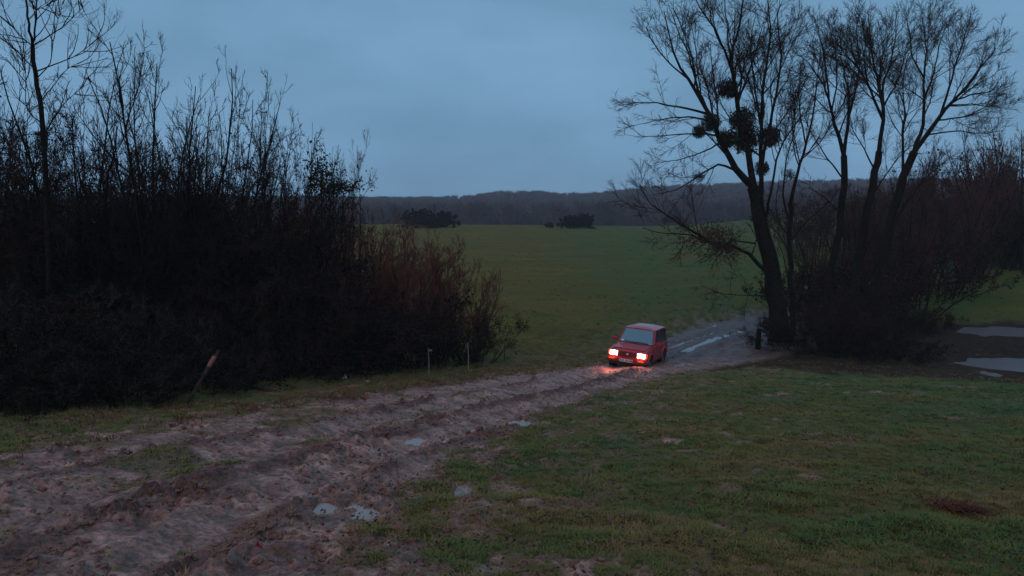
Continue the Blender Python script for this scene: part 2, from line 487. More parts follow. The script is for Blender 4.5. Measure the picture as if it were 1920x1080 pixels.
# ------------------------------------------------------------------ ground sheet
th_f = np.arange(-R(38), R(38), .0023)
th_c = np.linspace(R(38), 2 * math.pi - R(38), 70)[:-1]
th = np.concatenate([th_f, th_c])
rs = [1.2]
while rs[-1] < 1080:
    r_ = rs[-1]
    rs.append(r_ + (max(.025, r_ * .0075) if r_ < 40 else (r_ * .020 if r_ < 170 else r_ * .04)))
rs = np.array(rs)
TH, RR = np.meshgrid(th, rs)
X = (np.sin(TH) * RR); Yv = (np.cos(TH) * RR)
shp = X.shape
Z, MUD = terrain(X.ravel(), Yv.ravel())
V = np.stack([X.ravel(), Yv.ravel(), Z], 1)
ni, nj = shp
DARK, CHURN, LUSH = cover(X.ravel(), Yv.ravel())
ii, jj = np.meshgrid(np.arange(ni - 1), np.arange(nj), indexing='ij')
j2 = (jj + 1) % nj
Fq = np.stack([ii * nj + jj, ii * nj + j2, (ii + 1) * nj + j2, (ii + 1) * nj + jj], -1).reshape(-1, 4)[:, ::-1]
fm = MUD[Fq].mean(1); fy = V[Fq][:, :, 1].mean(1); fr = np.hypot(V[Fq][:, :, 0], V[Fq][:, :, 1]).mean(1)
fx = V[Fq][:, :, 0].mean(1)
in_track = sdf(poly, fx, fy) + .4 * fbm(fx / 1.1, fy / 1.6, 4, 31) * -1 < 0.02
s_track = in_track & (fr < 60)
s_hill = (fr > 265)
def sub(name, mask, label=None, close=False):
    f = Fq[mask]
    used = np.unique(f); remap = np.full(len(V), -1, np.int64); remap[used] = np.arange(len(used))
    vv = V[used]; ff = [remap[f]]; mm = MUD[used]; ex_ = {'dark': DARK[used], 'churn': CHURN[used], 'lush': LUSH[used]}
    if close:   # the patch under the camera
        c = np.array([[0, 0, ground_z(0., 0.)]])
        first = remap[np.arange(nj)]
        k = len(vv); vv = np.concatenate([vv, c]); mm = np.append(mm, 0); ex_ = {q: np.append(w, 0) for q, w in ex_.items()}
        ok = (first >= 0) & (np.roll(first, -1) >= 0)
        tri = np.stack([np.full(nj, k), np.roll(first, -1), first], 1)[ok]
        ff.append(tri)
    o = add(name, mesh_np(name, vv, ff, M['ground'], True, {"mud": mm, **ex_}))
    tag(o, kind='structure')
    if label: o["label"] = label
    return o
sub('ground', ~s_track & ~s_hill, close=True)
sub('mud_track', s_track)
sub('hills', s_hill & ~s_track)

for (cx, cy, lv, rx, ry, kd, sh) in puddles:
    a = np.linspace(0, 2 * math.pi, 28, endpoint=False)
    px, py = np.cos(a) * rx * 1.28, np.sin(a) * ry * 1.28
    py = py + sh * px
    vv = np.concatenate([[[0, 0, 0]], np.stack([px, py, 0 * px], 1)])
    k = np.arange(28); ff = np.stack([np.zeros(28, int), 1 + k, 1 + (k + 1) % 28], 1)
    o = add('pond_water' if kd == 'pond' else 'puddle', mesh_np('puddle', vv, [ff], M[kd]), loc=(cx, cy, lv))
    tag(o, kind='structure')

for (L_, lv, hw) in ribbons:
    t_ = np.gradient(L_, axis=0); t_ /= np.linalg.norm(t_, axis=1, keepdims=True); n2 = np.stack([-t_[:, 1], t_[:, 0]], 1) * hw * 1.6
    k = len(L_); c0 = L_.mean(0)
    vv = np.concatenate([np.c_[L_ - n2 - c0, np.zeros(k)], np.c_[L_ + n2 - c0, np.zeros(k)]])
    a = np.arange(k - 1); ff = np.stack([a, a + 1, a + 1 + k, a + k], 1)
    tag(add('rut_water', mesh_np('rut_water', vv, [ff], M['rut']), loc=(c0[0], c0[1], lv)), kind='structure')

# ------------------------------------------------------------------ branching plants
def unit(v): return v / (np.linalg.norm(v, axis=-1, keepdims=True) + 1e-9)

def tubes(P, Rd, K):
    """P (N,S+1,3) centre lines, Rd (N,S+1) radii -> verts, quads"""
    N, S1, _ = P.shape
    T = np.empty_like(P); T[:, 1:-1] = P[:, 2:] - P[:, :-2]; T[:, 0] = P[:, 1] - P[:, 0]; T[:, -1] = P[:, -1] - P[:, -2]
    T = unit(T)
    m = unit(P[:, -1] - P[:, 0])
    ref = np.where((np.abs(m[:, 2:3]) < .8), np.array([[0, 0, 1.]]), np.array([[1., 0.2, 0]]))[:, None, :]
    U = unit(np.cross(T, np.broadcast_to(ref, T.shape))); W = np.cross(T, U)
    a = np.arange(K) * 2 * math.pi / K
    ring = U[:, :, None, :] * np.cos(a)[None, None, :, None] + W[:, :, None, :] * np.sin(a)[None, None, :, None]
    Vt = P[:, :, None, :] + ring * Rd[:, :, None, None]
    idx = np.arange(N * S1 * K).reshape(N, S1, K)
    i2 = np.roll(idx, -1, 2)
    F = np.stack([idx[:, :-1], i2[:, :-1], i2[:, 1:], idx[:, 1:]], -1).reshape(-1, 4)
    return Vt.reshape(-1, 3), F

class MB:
    def __init__(s): s.V = []; s.F4 = []; s.F3 = []; s.n = 0
    def put(s, v, f4=None, f3=None):
        if f4 is not None and len(f4): s.F4.append(f4 + s.n)
        if f3 is not None and len(f3): s.F3.append(f3 + s.n)
        s.V.append(v); s.n += len(v)
    def tubes(s, P, Rd, K=3):
        if len(P): s.put(*tubes(P, Rd, K))
    def leaves(s, pos, size, rg, flat=0.0):
        n_ = len(pos)
        d = unit(rg.normal(size=(n_, 3)) + np.array([0, 0, -flat])); e = unit(np.cross(d, rg.normal(size=(n_, 3))))
        sz = (size * rg.uniform(.6, 1.3, n_))[:, None]
        v = np.stack([pos, pos + (d * .5 + e * .34) * sz, pos + d * sz, pos + (d * .5 - e * .34) * sz], 1).reshape(-1, 3)
        i = np.arange(n_) * 4
        s.put(v, np.stack([i, i + 1, i + 2, i + 3], 1))
    def mesh(s, name, mat, origin=None, smooth=True):
        v = np.concatenate(s.V)
        if origin is not None: v = v - np.asarray(origin)
        F = []
        if s.F4: F.append(np.concatenate(s.F4))
        if s.F3: F.append(np.concatenate(s.F3))
        return mesh_np(name, v, F, mat, smooth)

def grow(P, Rd, rg, n_per_m, t0, ang, ang_sd, lfrac, lmin, lmax, rfac, rmin, S, wig, trop, nmax=None, taper=.25):
    """children of every centre line in P; returns P2, R2"""
    N, S1, _ = P.shape
    seg = np.linalg.norm(np.diff(P, axis=1), axis=2); L = seg.sum(1)
    cnt = rg.poisson(np.clip(n_per_m * L * (1 - t0), .3, 400)) + 1
    pi = np.repeat(np.arange(N), cnt)
    if nmax and len(pi) > nmax: pi = rg.choice(pi, nmax, replace=False)
    t = t0 + (1 - t0) * rg.uniform(0, 1, len(pi)) ** .8 * .98
    k = np.minimum((t * (S1 - 1)).astype(int), S1 - 2); fr_ = t * (S1 - 1) - k
    A = P[pi, k]; B = P[pi, k + 1]
    base = A + (B - A) * fr_[:, None]
    rad = Rd[pi, k] * (1 - fr_) + Rd[pi, k + 1] * fr_
    tan = unit(B - A)
    q = unit(np.cross(tan, rg.normal(size=tan.shape)))
    an = np.clip(rg.normal(ang, ang_sd, len(pi)), .12, 1.7)[:, None]
    d = tan * np.cos(an) + q * np.sin(an)
    ln = np.clip(L[pi] * lfrac * (1.12 - .75 * t) * rg.uniform(.55, 1.25, len(pi)), lmin, lmax)
    r0 = np.maximum(np.minimum(rad * rfac, ln * .019), rmin)
    pts = [base]; st = (ln / S)[:, None]
    for i in range(S):
        d = unit(d + wig * rg.normal(size=d.shape) + np.array([0, 0, trop]))
        pts.append(pts[-1] + d * st)
    P2 = np.stack(pts, 1)
    R2 = r0[:, None] * np.linspace(1, taper, S + 1)[None, :]
    return P2, np.maximum(R2, rmin * .5)

def resample(pts, S):
    pts = np.asarray(pts, float)
    # Catmull-Rom through the points
    q = np.concatenate([[2 * pts[0] - pts[1]], pts, [2 * pts[-1] - pts[-2]]])
    out = []
    n_ = len(pts) - 1
    for u in np.linspace(0, n_ - 1e-6, S + 1):
        i = int(u); t = u - i; p0, p1, p2, p3 = q[i:i + 4]
        out.append(.5 * ((2 * p1) + (-p0 + p2) * t + (2 * p0 - 5 * p1 + 4 * p2 - p3) * t * t + (-p0 + 3 * p1 - 3 * p2 + p3) * t ** 3))
    return np.array(out)

def traced_tree(name, limbs, depth, seed, label, cat, twig_mat, spec, trunk_n=1, sub_down=.35, group=None):
    """limbs: (list of (px,py), r0 metres, r1, depth offset at tip). Main limbs follow the tree in the photo, in depth too."""
    rg = np.random.default_rng(seed)
    mbT, mbC = MB(), MB()
    P0, R0 = [], []
    S = 12
    for li, (pp, r0, r1, dz) in enumerate(limbs):
        n_ = len(pp); w = []
        for i, (px, py) in enumerate(pp):
            u = i / (n_ - 1)
            z0 = dz[0] if isinstance(dz, tuple) else 0
            z1 = dz[1] if isinstance(dz, tuple) else dz
            w.append(at(px, py, depth + z0 + (z1 - z0) * u))
        if li < trunk_n:
            w[0][2] = min(w[0][2], float(macro(w[0][0], w[0][1])) - .1) if True else 0
        c = resample(w, S)
        c[1:] += rg.normal(size=(S, 3)) * .035 * min(1, r0 * 8)
        if li >= trunk_n:      # start on the nearest earlier limb
            prev = np.concatenate([np.linspace(a_, b_, 6) for q_ in P0 for a_, b_ in zip(q_[:-1], q_[1:])])
            nn = prev[np.argmin(np.linalg.norm((prev - c[0]) * np.array([1, .35, 1]), axis=1))]
            c = c + (nn - c[0]) * np.clip(1 - np.linspace(0, 1, S + 1) * 1.6, 0, 1)[:, None]
        rr = r0 + (r1 - r0) * np.linspace(0, 1, S + 1) ** .8
        if li < trunk_n: rr = rr * (1 + .55 * np.exp(-np.linspace(0, 1, S + 1) * 14))
        P0.append(c); R0.append(rr)
    base = P0[0][0].copy(); base[2] += .1
    P0 = np.array(P0); R0 = np.array(R0)
    mbT.tubes(P0, R0, 9)
    lp, lr = P0[trunk_n:], R0[trunk_n:]
    if len(lp) == 0: lp, lr = P0, R0
    s = spec
    # bough-sized branches, then branches, then twigs
    P1, R1 = grow(lp, lr, rg, s['n1'], s.get('t1', .15), .60, .22, .50, .8, s.get('l1', 4.6), .5, .012, 7, .12, s.get('up1', .10), nmax=s['m1'])
    P2, R2 = grow(np.concatenate([P1]), R1, rg, s['n2'], .15, .6, .22, .55, .4, s.get('l2', 2.2), .55, s.get('r2', .011), 4, .13, s.get('up2', .10), nmax=s['m2'])
    P3, R3 = grow(P2, R2, rg, s['n3'], .12, .55, .25, .62, .25, 1.1, .6, s.get('r3', .0072), 2, .16, s.get('up3', .10), nmax=s['m3'], taper=.5)
    P1b, R1b = grow(lp, lr, rg, s['n1'] * .6, .4, .6, .25, .16, .3, 1.3, .3, .008, 4, .13, .12, nmax=s['m1'])
    mbC.tubes(P1, R1, 5); mbC.tubes(P2, R2, 3); mbC.tubes(P3, R3, 3); mbC.tubes(P1b, R1b, 3)
    root = add(name, None, loc=base)
    tag(root, label, cat, group)
    add('trunk', mbT.mesh('trunk', M['bark'], base), root)
    add('crown', mbC.mesh('crown', twig_mat, base), root)
    return root

def make_bush(name, seed, h, w, n_stems, lean, dens, leaves, leaf_zone, leaf_mat, twig_mat, leaf_size=.09, m3=9000, S0=8, fan=.42, r0=.035, up=.10, m2=1500, dome=False, wig=.085):
    rg = np.random.default_rng(seed)
    a = rg.uniform(0, 2 * math.pi, n_stems); rr = np.sqrt(rg.uniform(0, 1, n_stems)) * w * .28
    base = np.stack([np.cos(a) * rr, np.sin(a) * rr, np.full(n_stems, -.1)], 1)
    out = np.stack([np.cos(a), np.sin(a), 0 * a], 1)
    tilt = np.abs(rg.normal(fan * .8, fan * .5, n_stems))[:, None]
    d = unit(out * np.sin(tilt) + np.array([0, 0, 1.]) * np.cos(tilt) + np.array(lean))
    ln = h * rg.uniform(.72, 1.0, n_stems) if not dome else h * rg.uniform(.82, 1.0, n_stems) * (1 - .22 * np.clip(tilt[:, 0], 0, 1))
    pts = [base]; st = (ln / S0)[:, None]
    for i in range(S0):
        d = unit(d + wig * rg.normal(size=d.shape) + np.array([0, 0, .035]))
        pts.append(pts[-1] + d * st)
    P0 = np.stack(pts, 1); R0 = (r0 * ln / h)[:, None] * np.linspace(1, .16, S0 + 1)[None, :]
    P1, R1 = grow(P0, R0, rg, 1.5 * dens, .12, .62, .22, .36, .35, 2.6, .6, .010, 6, .12, up, nmax=500)
    P2, R2 = grow(P1, R1, rg, 4.5 * dens, .1, .62, .25, .48, .25, 1.2, .6, .008, 4, .14, up, nmax=m2)
    P3, R3 = grow(P2, R2, rg, 10.0 * dens, .1, .6, .28, .6, .14, .6, .6, .0058, 2, .14, up, nmax=m3, taper=.5)
    k_ = h / np.percentile(np.concatenate([P2[:, -1, 2], P3[:, -1, 2]]), 99.3)
    for q_ in (P0, P1, P2, P3): q_[:, :, 2] *= k_
    root = add(name, None)
    s_ = MB(); s_.tubes(P0, R0, 5); add('stems', s_.mesh('stems', M['bark']), root)
    t_ = MB(); t_.tubes(P1, R1, 4); t_.tubes(P2, R2, 3); t_.tubes(P3, R3, 3); add('twigs', t_.mesh('twigs', twig_mat), root)
    if leaves:
        allp = np.concatenate([P2[:, 1:].reshape(-1, 3), P3[:, 1:].reshape(-1, 3), P1[:, 2:].reshape(-1, 3)])
        allp = allp[(allp[:, 2] < h * leaf_zone * (1 + .25 * rg.normal(size=len(allp))))]
        pick = allp[rg.integers(0, len(allp), leaves)] + rg.normal(size=(leaves, 3)) * .07
        pick[:, 2] = np.maximum(pick[:, 2], .02)
        l_ = MB(); l_.leaves(pick, leaf_size, rg); add('leaves', l_.mesh('leaves', leaf_mat, smooth=False), root)
    return root

# --- the big mistletoe tree by the pond
TD = 37.5
main_limbs = [
    ([(1464, 652), (1460, 600), (1452, 545), (1444, 490), (1434, 445), (1422, 395), (1412, 350)], 0.468, 0.2970, 0),
    ([(1412, 352), (1390, 330), (1370, 302), (1349, 262), (1333, 222), (1312, 188), (1290, 150), (1272, 118), (1256, 75), (1246, 22)], 0.192, 0.0180, -2.0),
    ([(1333, 222), (1312, 180), (1300, 140), (1290, 100), (1272, 60), (1258, 20)], 0.074, 0.0135, (-1, .5)),
    ([(1312, 188), (1302, 150), (1296, 105), (1280, 58), (1262, 14)], 0.059, 0.0135, (-1, -2)),
    ([(1290, 150), (1250, 115), (1222, 75), (1212, 50)], 0.044, 0.0108, (-1.5, -2.5)),
    ([(1415, 360), (1405, 300), (1392, 240), (1382, 195), (1375, 150), (1374, 105), (1385, 55), (1392, 5), (1396, -45)], 0.177, 0.0180, .6),
    ([(1374, 140), (1357, 92), (1337, 52), (1312, 14), (1300, -15)], 0.074, 0.0135, (.2, -1.0)),
    ([(1380, 190), (1402, 152), (1425, 128), (1440, 100)], 0.044, 0.0135, (.2, 1.4)),
    ([(1372, 120), (1366, 70), (1360, 20), (1352, -30)], 0.059, 0.0135, (.3, 1.6)),
    ([(1422, 395), (1428, 320), (1427, 245), (1432, 160), (1440, 100), (1444, 45), (1436, -25)], 0.133, 0.0180, 1.6),
    ([(1428, 320), (1445, 235), (1459, 155), (1463, 100), (1458, 40), (1462, -10)], 0.089, 0.0135, (1, 2.4)),
    ([(1430, 250), (1415, 160), (1408, 90), (1415, 30)], 0.059, 0.0135, (.8, 2.6)),
    ([(1434, 440), (1450, 350), (1462, 280), (1490, 235), (1520, 200)], 0.074, 0.0135, (0, -2)),
    ([(1325, 218), (1272, 203), (1218, 192), (1162, 197)], 0.063, 0.0090, (-.8, -2.2)),
    ([(1335, 230), (1290, 220), (1240, 224), (1188, 236)], 0.056, 0.0090, (-.8, .8)),
    ([(1347, 258), (1305, 252), (1250, 254), (1195, 256)], 0.052, 0.0090, (-.8, -3)),
    ([(1388, 318), (1350, 306), (1312, 328), (1268, 356), (1225, 366)], 0.066, 0.0108, (-.2, -1.5)),
    ([(1345, 275), (1310, 290), (1270, 300), (1225, 305)], 0.044, 0.0090, (-.8, 1.0)),
    ([(1440, 520), (1405, 488), (1378, 465), (1362, 458), (1330, 456), (1295, 432), (1245, 400), (1212, 372), (1186, 338)], 0.111, 0.0108, -1.5),
    ([(1404, 482), (1414, 462), (1420, 445)], 0.037, 0.0180, 0),
    ([(1424, 458), (1390, 453), (1362, 456), (1340, 478)], 0.044, 0.0180, -.5),
    ([(1330, 456), (1290, 440), (1240, 436), (1205, 428)], 0.044, 0.0090, (-.7, -2.4)),
    ([(1436, 560), (1400, 556), (1365, 552), (1335, 548)], 0.030, 0.0090, (-.2, -1.5)),
]
spec_big = dict(n1=1.75, t1=.22, m1=520, n2=4.6, m2=5600, n3=10, m3=30000, r2=.009, r3=.0062, up1=.04, up2=.04, up3=.02, l1=4.2)
big = traced_tree('mistletoe_tree', main_limbs, TD, 11, 'tall bare tree with dark mistletoe balls beside the track, nearest right of the car', 'tree', M['twig'], spec_big)

# --- slimmer trees to the right of it
slim_limbs = [
    ([(1487, 645), (1486, 580), (1482, 500), (1480, 440), (1484, 380)], 0.145, 0.1080, 0),
    ([(1484, 380), (1496, 320), (1512, 270), (1524, 215), (1532, 150), (1540, 90)], 0.093, 0.0135, .8),
    ([(1482, 420), (1470, 370), (1474, 300), (1490, 240), (1488, 180)], 0.060, 0.0108, -.8),
    ([(1484, 455), (1510, 420), (1535, 395), (1560, 375)], 0.043, 0.0108, -1),
    ([(1480, 440), (1462, 420), (1455, 380), (1462, 330)], 0.043, 0.0108, 1),
    ([(1512, 270), (1500, 210), (1498, 160), (1502, 120)], 0.043, 0.0108, (.4, 1.2)),
]
spec_s = dict(n1=2.0, m1=200, n2=4.5, m2=1800, n3=10, m3=7000, up1=.10, up2=.10)
traced_tree('slender_tree', slim_limbs, TD + 1.2, 12, 'slender bare tree standing right behind the mistletoe tree trunk', 'tree', M['twig'], spec_s)

E_limbs = [
    ([(1538, 640), (1546, 580), (1560, 500), (1573, 430), (1580, 360), (1583, 293)], 0.208, 0.1530, 0),
    ([(1583, 293), (1566, 235), (1553, 187), (1534, 142), (1502, 104)], 0.112, 0.0135, -1.2),
    ([(1553, 187), (1548, 130), (1540, 80), (1528, 30)], 0.056, 0.0108, (-.8, -1.5)),
    ([(1560, 210), (1570, 150), (1566, 100), (1556, 55)], 0.048, 0.0108, (-.6, .6)),
    ([(1583, 293), (1591, 220), (1587, 160), (1578, 110), (1576, 55)], 0.096, 0.0135, 1.0),
    ([(1590, 225), (1604, 170), (1612, 120), (1606, 60), (1612, 25)], 0.064, 0.0108, (.5, 2)),
    ([(1578, 340), (1550, 300), (1522, 250), (1505, 210)], 0.048, 0.0108, -1.5),
    ([(1575, 400), (1545, 370), (1515, 350)], 0.040, 0.0108, -1.5),
]
F_limbs = [
    ([(1592, 648), (1600, 570), (1612, 470), (1628, 390), (1640, 330), (1648, 285)], 0.224, 0.1710, 0),
    ([(1648, 290), (1655, 215), (1650, 167), (1640, 123), (1633, 80), (1627, 18)], 0.120, 0.0135, .8),
    ([(1645, 225), (1624, 168), (1607, 128), (1578, 92), (1560, 60)], 0.080, 0.0126, (.2, -1.4)),
    ([(1655, 215), (1655, 160), (1668, 122), (1678, 76), (1681, 24)], 0.080, 0.0126, (.4, 1.6)),
    ([(1655, 200), (1672, 172), (1690, 130), (1700, 80)], 0.056, 0.0108, (.4, -1)),
    ([(1624, 168), (1618, 120), (1622, 75), (1615, 35)], 0.048, 0.0108, (-.4, -2.4)),
    ([(1640, 320), (1620, 280), (1600, 245), (1590, 200)], 0.048, 0.0108, -2),
    ([(1630, 380), (1660, 330), (1690, 290), (1720, 265)], 0.048, 0.0108, 2),
]
G_limbs = [
    ([(1618, 650), (1634, 570), (1652, 500), (1668, 430), (1690, 340), (1714, 283)], 0.256, 0.1980, 0),
    ([(1714, 283), (1764, 213), (1788, 187), (1814, 160), (1844, 120), (1868, 88)], 0.128, 0.0135, -1.0),
    ([(1764, 213), (1780, 160), (1794, 113), (1806, 75), (1814, 45)], 0.072, 0.0126, (-.6, .6)),
    ([(1714, 283), (1728, 245), (1733, 187), (1733, 133), (1737, 83), (1728, 18)], 0.120, 0.0135, .8),
    ([(1733, 187), (1750, 140), (1760, 90), (1775, 45)], 0.064, 0.0108, (.4, 2)),
    ([(1733, 150), (1712, 110), (1705, 65), (1700, 35)], 0.056, 0.0108, (.6, -1)),
    ([(1695, 330), (1694, 243), (1697, 213), (1693, 160), (1702, 100)], 0.080, 0.0126, 1.8),
    ([(1790, 187), (1830, 175), (1860, 170), (1872, 150)], 0.048, 0.0090, (-.7, -2.4)),
    ([(1760, 218), (1810, 215), (1850, 200), (1876, 190)], 0.048, 0.0090, (-.6, 2.2)),
    ([(1740, 250), (1790, 245), (1840, 250), (1878, 245)], 0.048, 0.0090, (-.3, -2)),
    ([(1670, 430), (1700, 380), (1740, 330), (1790, 290)], 0.064, 0.0108, 2),
]
spec_w = dict(n1=2.5, t1=.15, m1=400, n2=5.0, m2=4200, n3=11, m3=20000, r2=.009, r3=.0062, up1=.09, up2=.07, up3=.03, l1=3.9)
traced_tree('willow_tree', E_limbs, TD + 2.0, 13, 'bare willow with two forking stems, leftmost of the three behind the mistletoe tree', 'tree', M['twig'], spec_w, group='willows behind the mistletoe tree')
traced_tree('willow_tree', F_limbs, TD + 3.5, 14, 'bare upright willow with wide upper fork, middle of the three behind the mistletoe tree', 'tree', M['twig'], spec_w, group='willows behind the mistletoe tree')
traced_tree('willow_tree', G_limbs, TD + 4.2, 15, 'bare willow leaning right toward the ponds, rightmost of the three', 'tree', M['twig'], spec_w, group='willows behind the mistletoe tree')

# --- mistletoe balls
def make_mistletoe(seed, loose=False):
    rg = np.random.default_rng(seed)
    n_ = 90 if loose else 260
    d = unit(rg.normal(size=(n_, 3))); pts = [np.zeros((n_, 3))]
    for i in range(4):
        d = unit(d + .22 * rg.normal(size=d.shape)); pts.append(pts[-1] + d * .26 * rg.uniform(.7, 1.05, (n_, 1)))
    P = np.stack(pts, 1)
    mb = MB(); mb.tubes(P, np.full(P.shape[:2], .022) * np.linspace(1, .4, 5)[None], 3)
    P2, R2 = grow(P, np.full(P.shape[:2], .012), rg, 3.0, .4, .6, .2, .4, .15, .4, .8, .006, 2, .15, 0, nmax=900)
    mb.tubes(P2, R2, 3)
    me1 = mb.mesh('mistletoe_stems', M['mistle'])
    lp = np.concatenate([P[:, 2:].reshape(-1, 3), P2[:, 1:].reshape(-1, 3)])
    k = 500 if loose else 1700
    lb = MB(); lb.leaves(lp[rg.integers(0, len(lp), k)] + rg.normal(size=(k, 3)) * .05, .15, rg)
    return me1, lb.mesh('mistletoe_leaves', M['mistle'], smooth=False)
ms = [make_mistletoe(s) for s in (1, 2, 3)] + [make_mistletoe(4, True)]
MIST = [(1366, 166, 19, 0, .2, 'round mistletoe ball high on the central limb, topmost of the tree'),
        (1310, 247, 12, 1, -1.4, 'small round mistletoe ball on the left side branch of the tree'),
        (1333, 229, 17, 2, -1.0, 'mistletoe clump on the left main limb above the small ball'),
        (1392, 226, 24, 0, .2, 'large dark mistletoe clump at top of the central cluster'),
        (1362, 262, 17, 1, -.8, 'mistletoe clump at lower left of the central cluster'),
        (1400, 262, 26, 2, .4, 'biggest mistletoe clump at the middle of the central cluster'),
        (1443, 256, 21, 1, 1.0, 'mistletoe clump at the right end of the central cluster'),
        (1428, 316, 14, 0, .9, 'mistletoe ball low on the trunk fork under the central cluster'),
        (1311, 331, 11, 3, -.8, 'thin ragged mistletoe clump on the low left branch of the tree'),
        (1420, 200, 10, 3, .8, 'thin ragged mistletoe clump right above the central cluster'),
        (1482, 328, 12, 3, .6, 'ragged mistletoe clump on the slender tree right of the trunk')]
for i, (px, py, rp, v, dz, lab) in enumerate(MIST):
    p = at(px, py, TD + dz); s = rp / FPX * TD / .92
    o = add('mistletoe_clump', None, loc=p, rot=(i * .7, i * 1.3, i * 2.1), scale=(s, s, s))
    tag(o, lab, 'mistletoe', 'mistletoe in the tall tree')
    add('stems', ms[v][0], o); add('leaves', ms[v][1], o)
# withered leaves hanging on the low left limb
rgl = np.random.default_rng(5)
for k, (cx, cy, n_) in enumerate([(1340, 440, 700), (1352, 470, 500), (1300, 452, 260)]):
    c = at(cx, cy, TD - 1.0)
    lb = MB(); pos = c + rgl.normal(size=(n_, 3)) * np.array([.45, .5, .25]); lb.leaves(pos, .11, rgl)
    o = add('withered_leaves', lb.mesh('withered_leaves', M['leaf_brown'], big.location, smooth=False), big)
    o["kind"] = 'stuff'

# --- thicket on the left: source plants (each is also used once as itself)
bA = make_bush('tall_shrub', 21, 8.4, 5.0, 17, (0, 0, 0), .80, 5000, .42, M['leaf'], M['twig_thick'], .075, m3=13000, S0=10, fan=.36, r0=.080, up=.10, m2=2600)
bB = make_bush('dense_shrub', 22, 6.2, 4.4, 30, (0, 0, 0), 1.15, 8000, .62, M['leaf'], M['twig_thick'], .07, m3=24000, fan=.50, r0=.04, m2=5200, up=.03, dome=True, wig=.17)
bC = make_bush('bramble_bush', 23, 3.4, 4.6, 30, (0, 0, 0), 1.2, 9000, 1.0, M['leaf'], M['twig_grey'], .085, m3=8000, fan=.75, r0=.022, up=.03)
bD = make_bush('reddish_shrub', 24, 4.2, 4.2, 34, (0, 0, 0), 1.25, 900, .30, M['leaf'], M['twig_red'], .07, m3=20000, fan=.44, r0=.026, up=.08, m2=3600, dome=True)
bE = make_bush('dark_shrub', 25, 3.2, 4.4, 34, (0, 0, 0), 1.3, 6500, .70, M['leaf'], M['twig_thick'], .07, m3=13000, fan=.72, r0=.022, up=.04, m2=2600)
SRC = {'A': bA, 'B': bB, 'C': bC, 'D': bD, 'E': bE}
used = set()
def plant(kind, px, py, back, ytop, rotz, label, wide=1.0, group=None, name=None, cat='shrub'):
    """a shrub whose foot stands 'back' metres behind the ground point of a pixel"""
    src = SRC[kind]
    if kind in used: o = copy_tree(src)
    else: o = src; used.add(kind)
    if "group" in o: del o["group"]
    g = gnd(px, py); y = g[1] + back; x = g[0] * (y / g[1])
    h = at(px, ytop, y)[2] - float(macro(x, y))
    hs = {'A': 8.4, 'B': 6.2, 'C': 3.4, 'D': 4.2, 'E': 3.2}[kind]
    s = h / hs
    o.location = (x, y, float(macro(x, y)) - .05); o.rotation_euler = (0, 0, rotz); o.scale = (s * wide, s * wide, s)
    tag(o, label, cat, group)
    return o
G1 = 'shrubs of the left thicket'
# front row of brambles along the track
plant('C', -60, 772, .8, 520, .3, 'low dark bramble bush at the left picture edge, front of the thicket', 1.0, G1)
plant('C', 70, 768, 1.0, 540, 1.9, 'low dark bramble bush in front of the tall pole-like tree', 1.0, G1)
plant('C', 195, 760, 1.2, 560, 3.4, 'low dark bramble bush left of the leaning broken stick', 1.0, G1)
plant('C', 330, 744, 1.3, 575, 4.6, 'low dark bramble bush right behind the leaning broken stick', .95, G1)
plant('E', 455, 728, 1.6, 520, .4, 'dark twiggy bush behind the fallen branch', 1.1, G1)
plant('E', 575, 716, 1.8, 530, 2.0, 'dark twiggy bush above the white litter', 1.1, G1)
plant('C', 690, 706, 2.0, 570, 5.4, 'low dark bramble bush right of the white litter', 1.05, G1)
plant('E', 790, 697, 2.0, 555, 3.9, 'dark rounded bush behind the leftmost pale fence stake', 1.1, G1)
plant('E', 880, 690, 2.2, 565, 5.2, 'dark rounded bush at the right end of the thicket', 1.0, G1)
for px, py, bk, yt, rz, lab in [(-40, 778, .5, 640, 1.1, 'lowest bramble clump at the left picture edge, touching the grass strip'), (55, 776, .5, 655, 2.7, 'lowest bramble clump in front of the pole-like tree'),
                                (150, 771, .5, 650, 4.0, 'lowest bramble clump between pole-like tree and leaning stick'), (255, 764, .6, 655, 5.3, 'lowest bramble clump just left of the leaning stick'),
                                (430, 742, .8, 650, .6, 'lowest bramble clump beside the fallen branch')]:
    plant('C', px, py, bk, yt, rz, lab, 1.5, G1)
# middle row
plant('B', -90, 740, 3.0, 130, .8, 'dense leafy shrub at the left picture edge behind the brambles', .78, G1)
plant('B', 45, 735, 3.4, 150, 2.4, 'dense leafy shrub round the foot of the pole-like tree', .78, G1)
plant('B', 170, 735, 3.6, 195, 4.1, 'dense leafy shrub between the pole-like tree and the fan-shaped shrub', .78, G1)
plant('A', 275, 735, 4.0, 70, 0.3, 'tall fan-shaped bare shrub with long upright stems against the sky', .85, G1)
plant('A', 365, 725, 4.0, 125, 2.2, 'tall bare shrub right of the fan-shaped one, thin stems rising above it', .72, G1)
plant('B', 485, 720, 4.0, 172, 0.0, 'dense rounded bare shrub with a domed crown, above the dark bushes', .60, G1)
plant('B', 320, 722, 3.2, 245, 5.0, 'dense dark shrub below the tall fan-shaped shrubs in mid thicket', .75, G1)
plant('B', 415, 722, 3.4, 215, 1.3, 'dense dark shrub left of the domed shrub in mid thicket', .65, G1)
plant('B', 552, 714, 4.6, 245, 3.0, 'dense bare shrub below the ivy clump', .50, G1)
plant('A', 652, 705, 5.0, 280, 4.4, 'small open shrub with thin spreading twigs, rightmost against the sky', .45, G1)
plant('D', 605, 704, 2.6, 378, .2, 'reddish brown shrub below the ivy clump, leftmost of the reddish ones', .85, G1)
plant('D', 690, 698, 2.8, 408, 2.9, 'reddish brown shrub below the open shrub, second of the reddish ones', 1.0, G1)
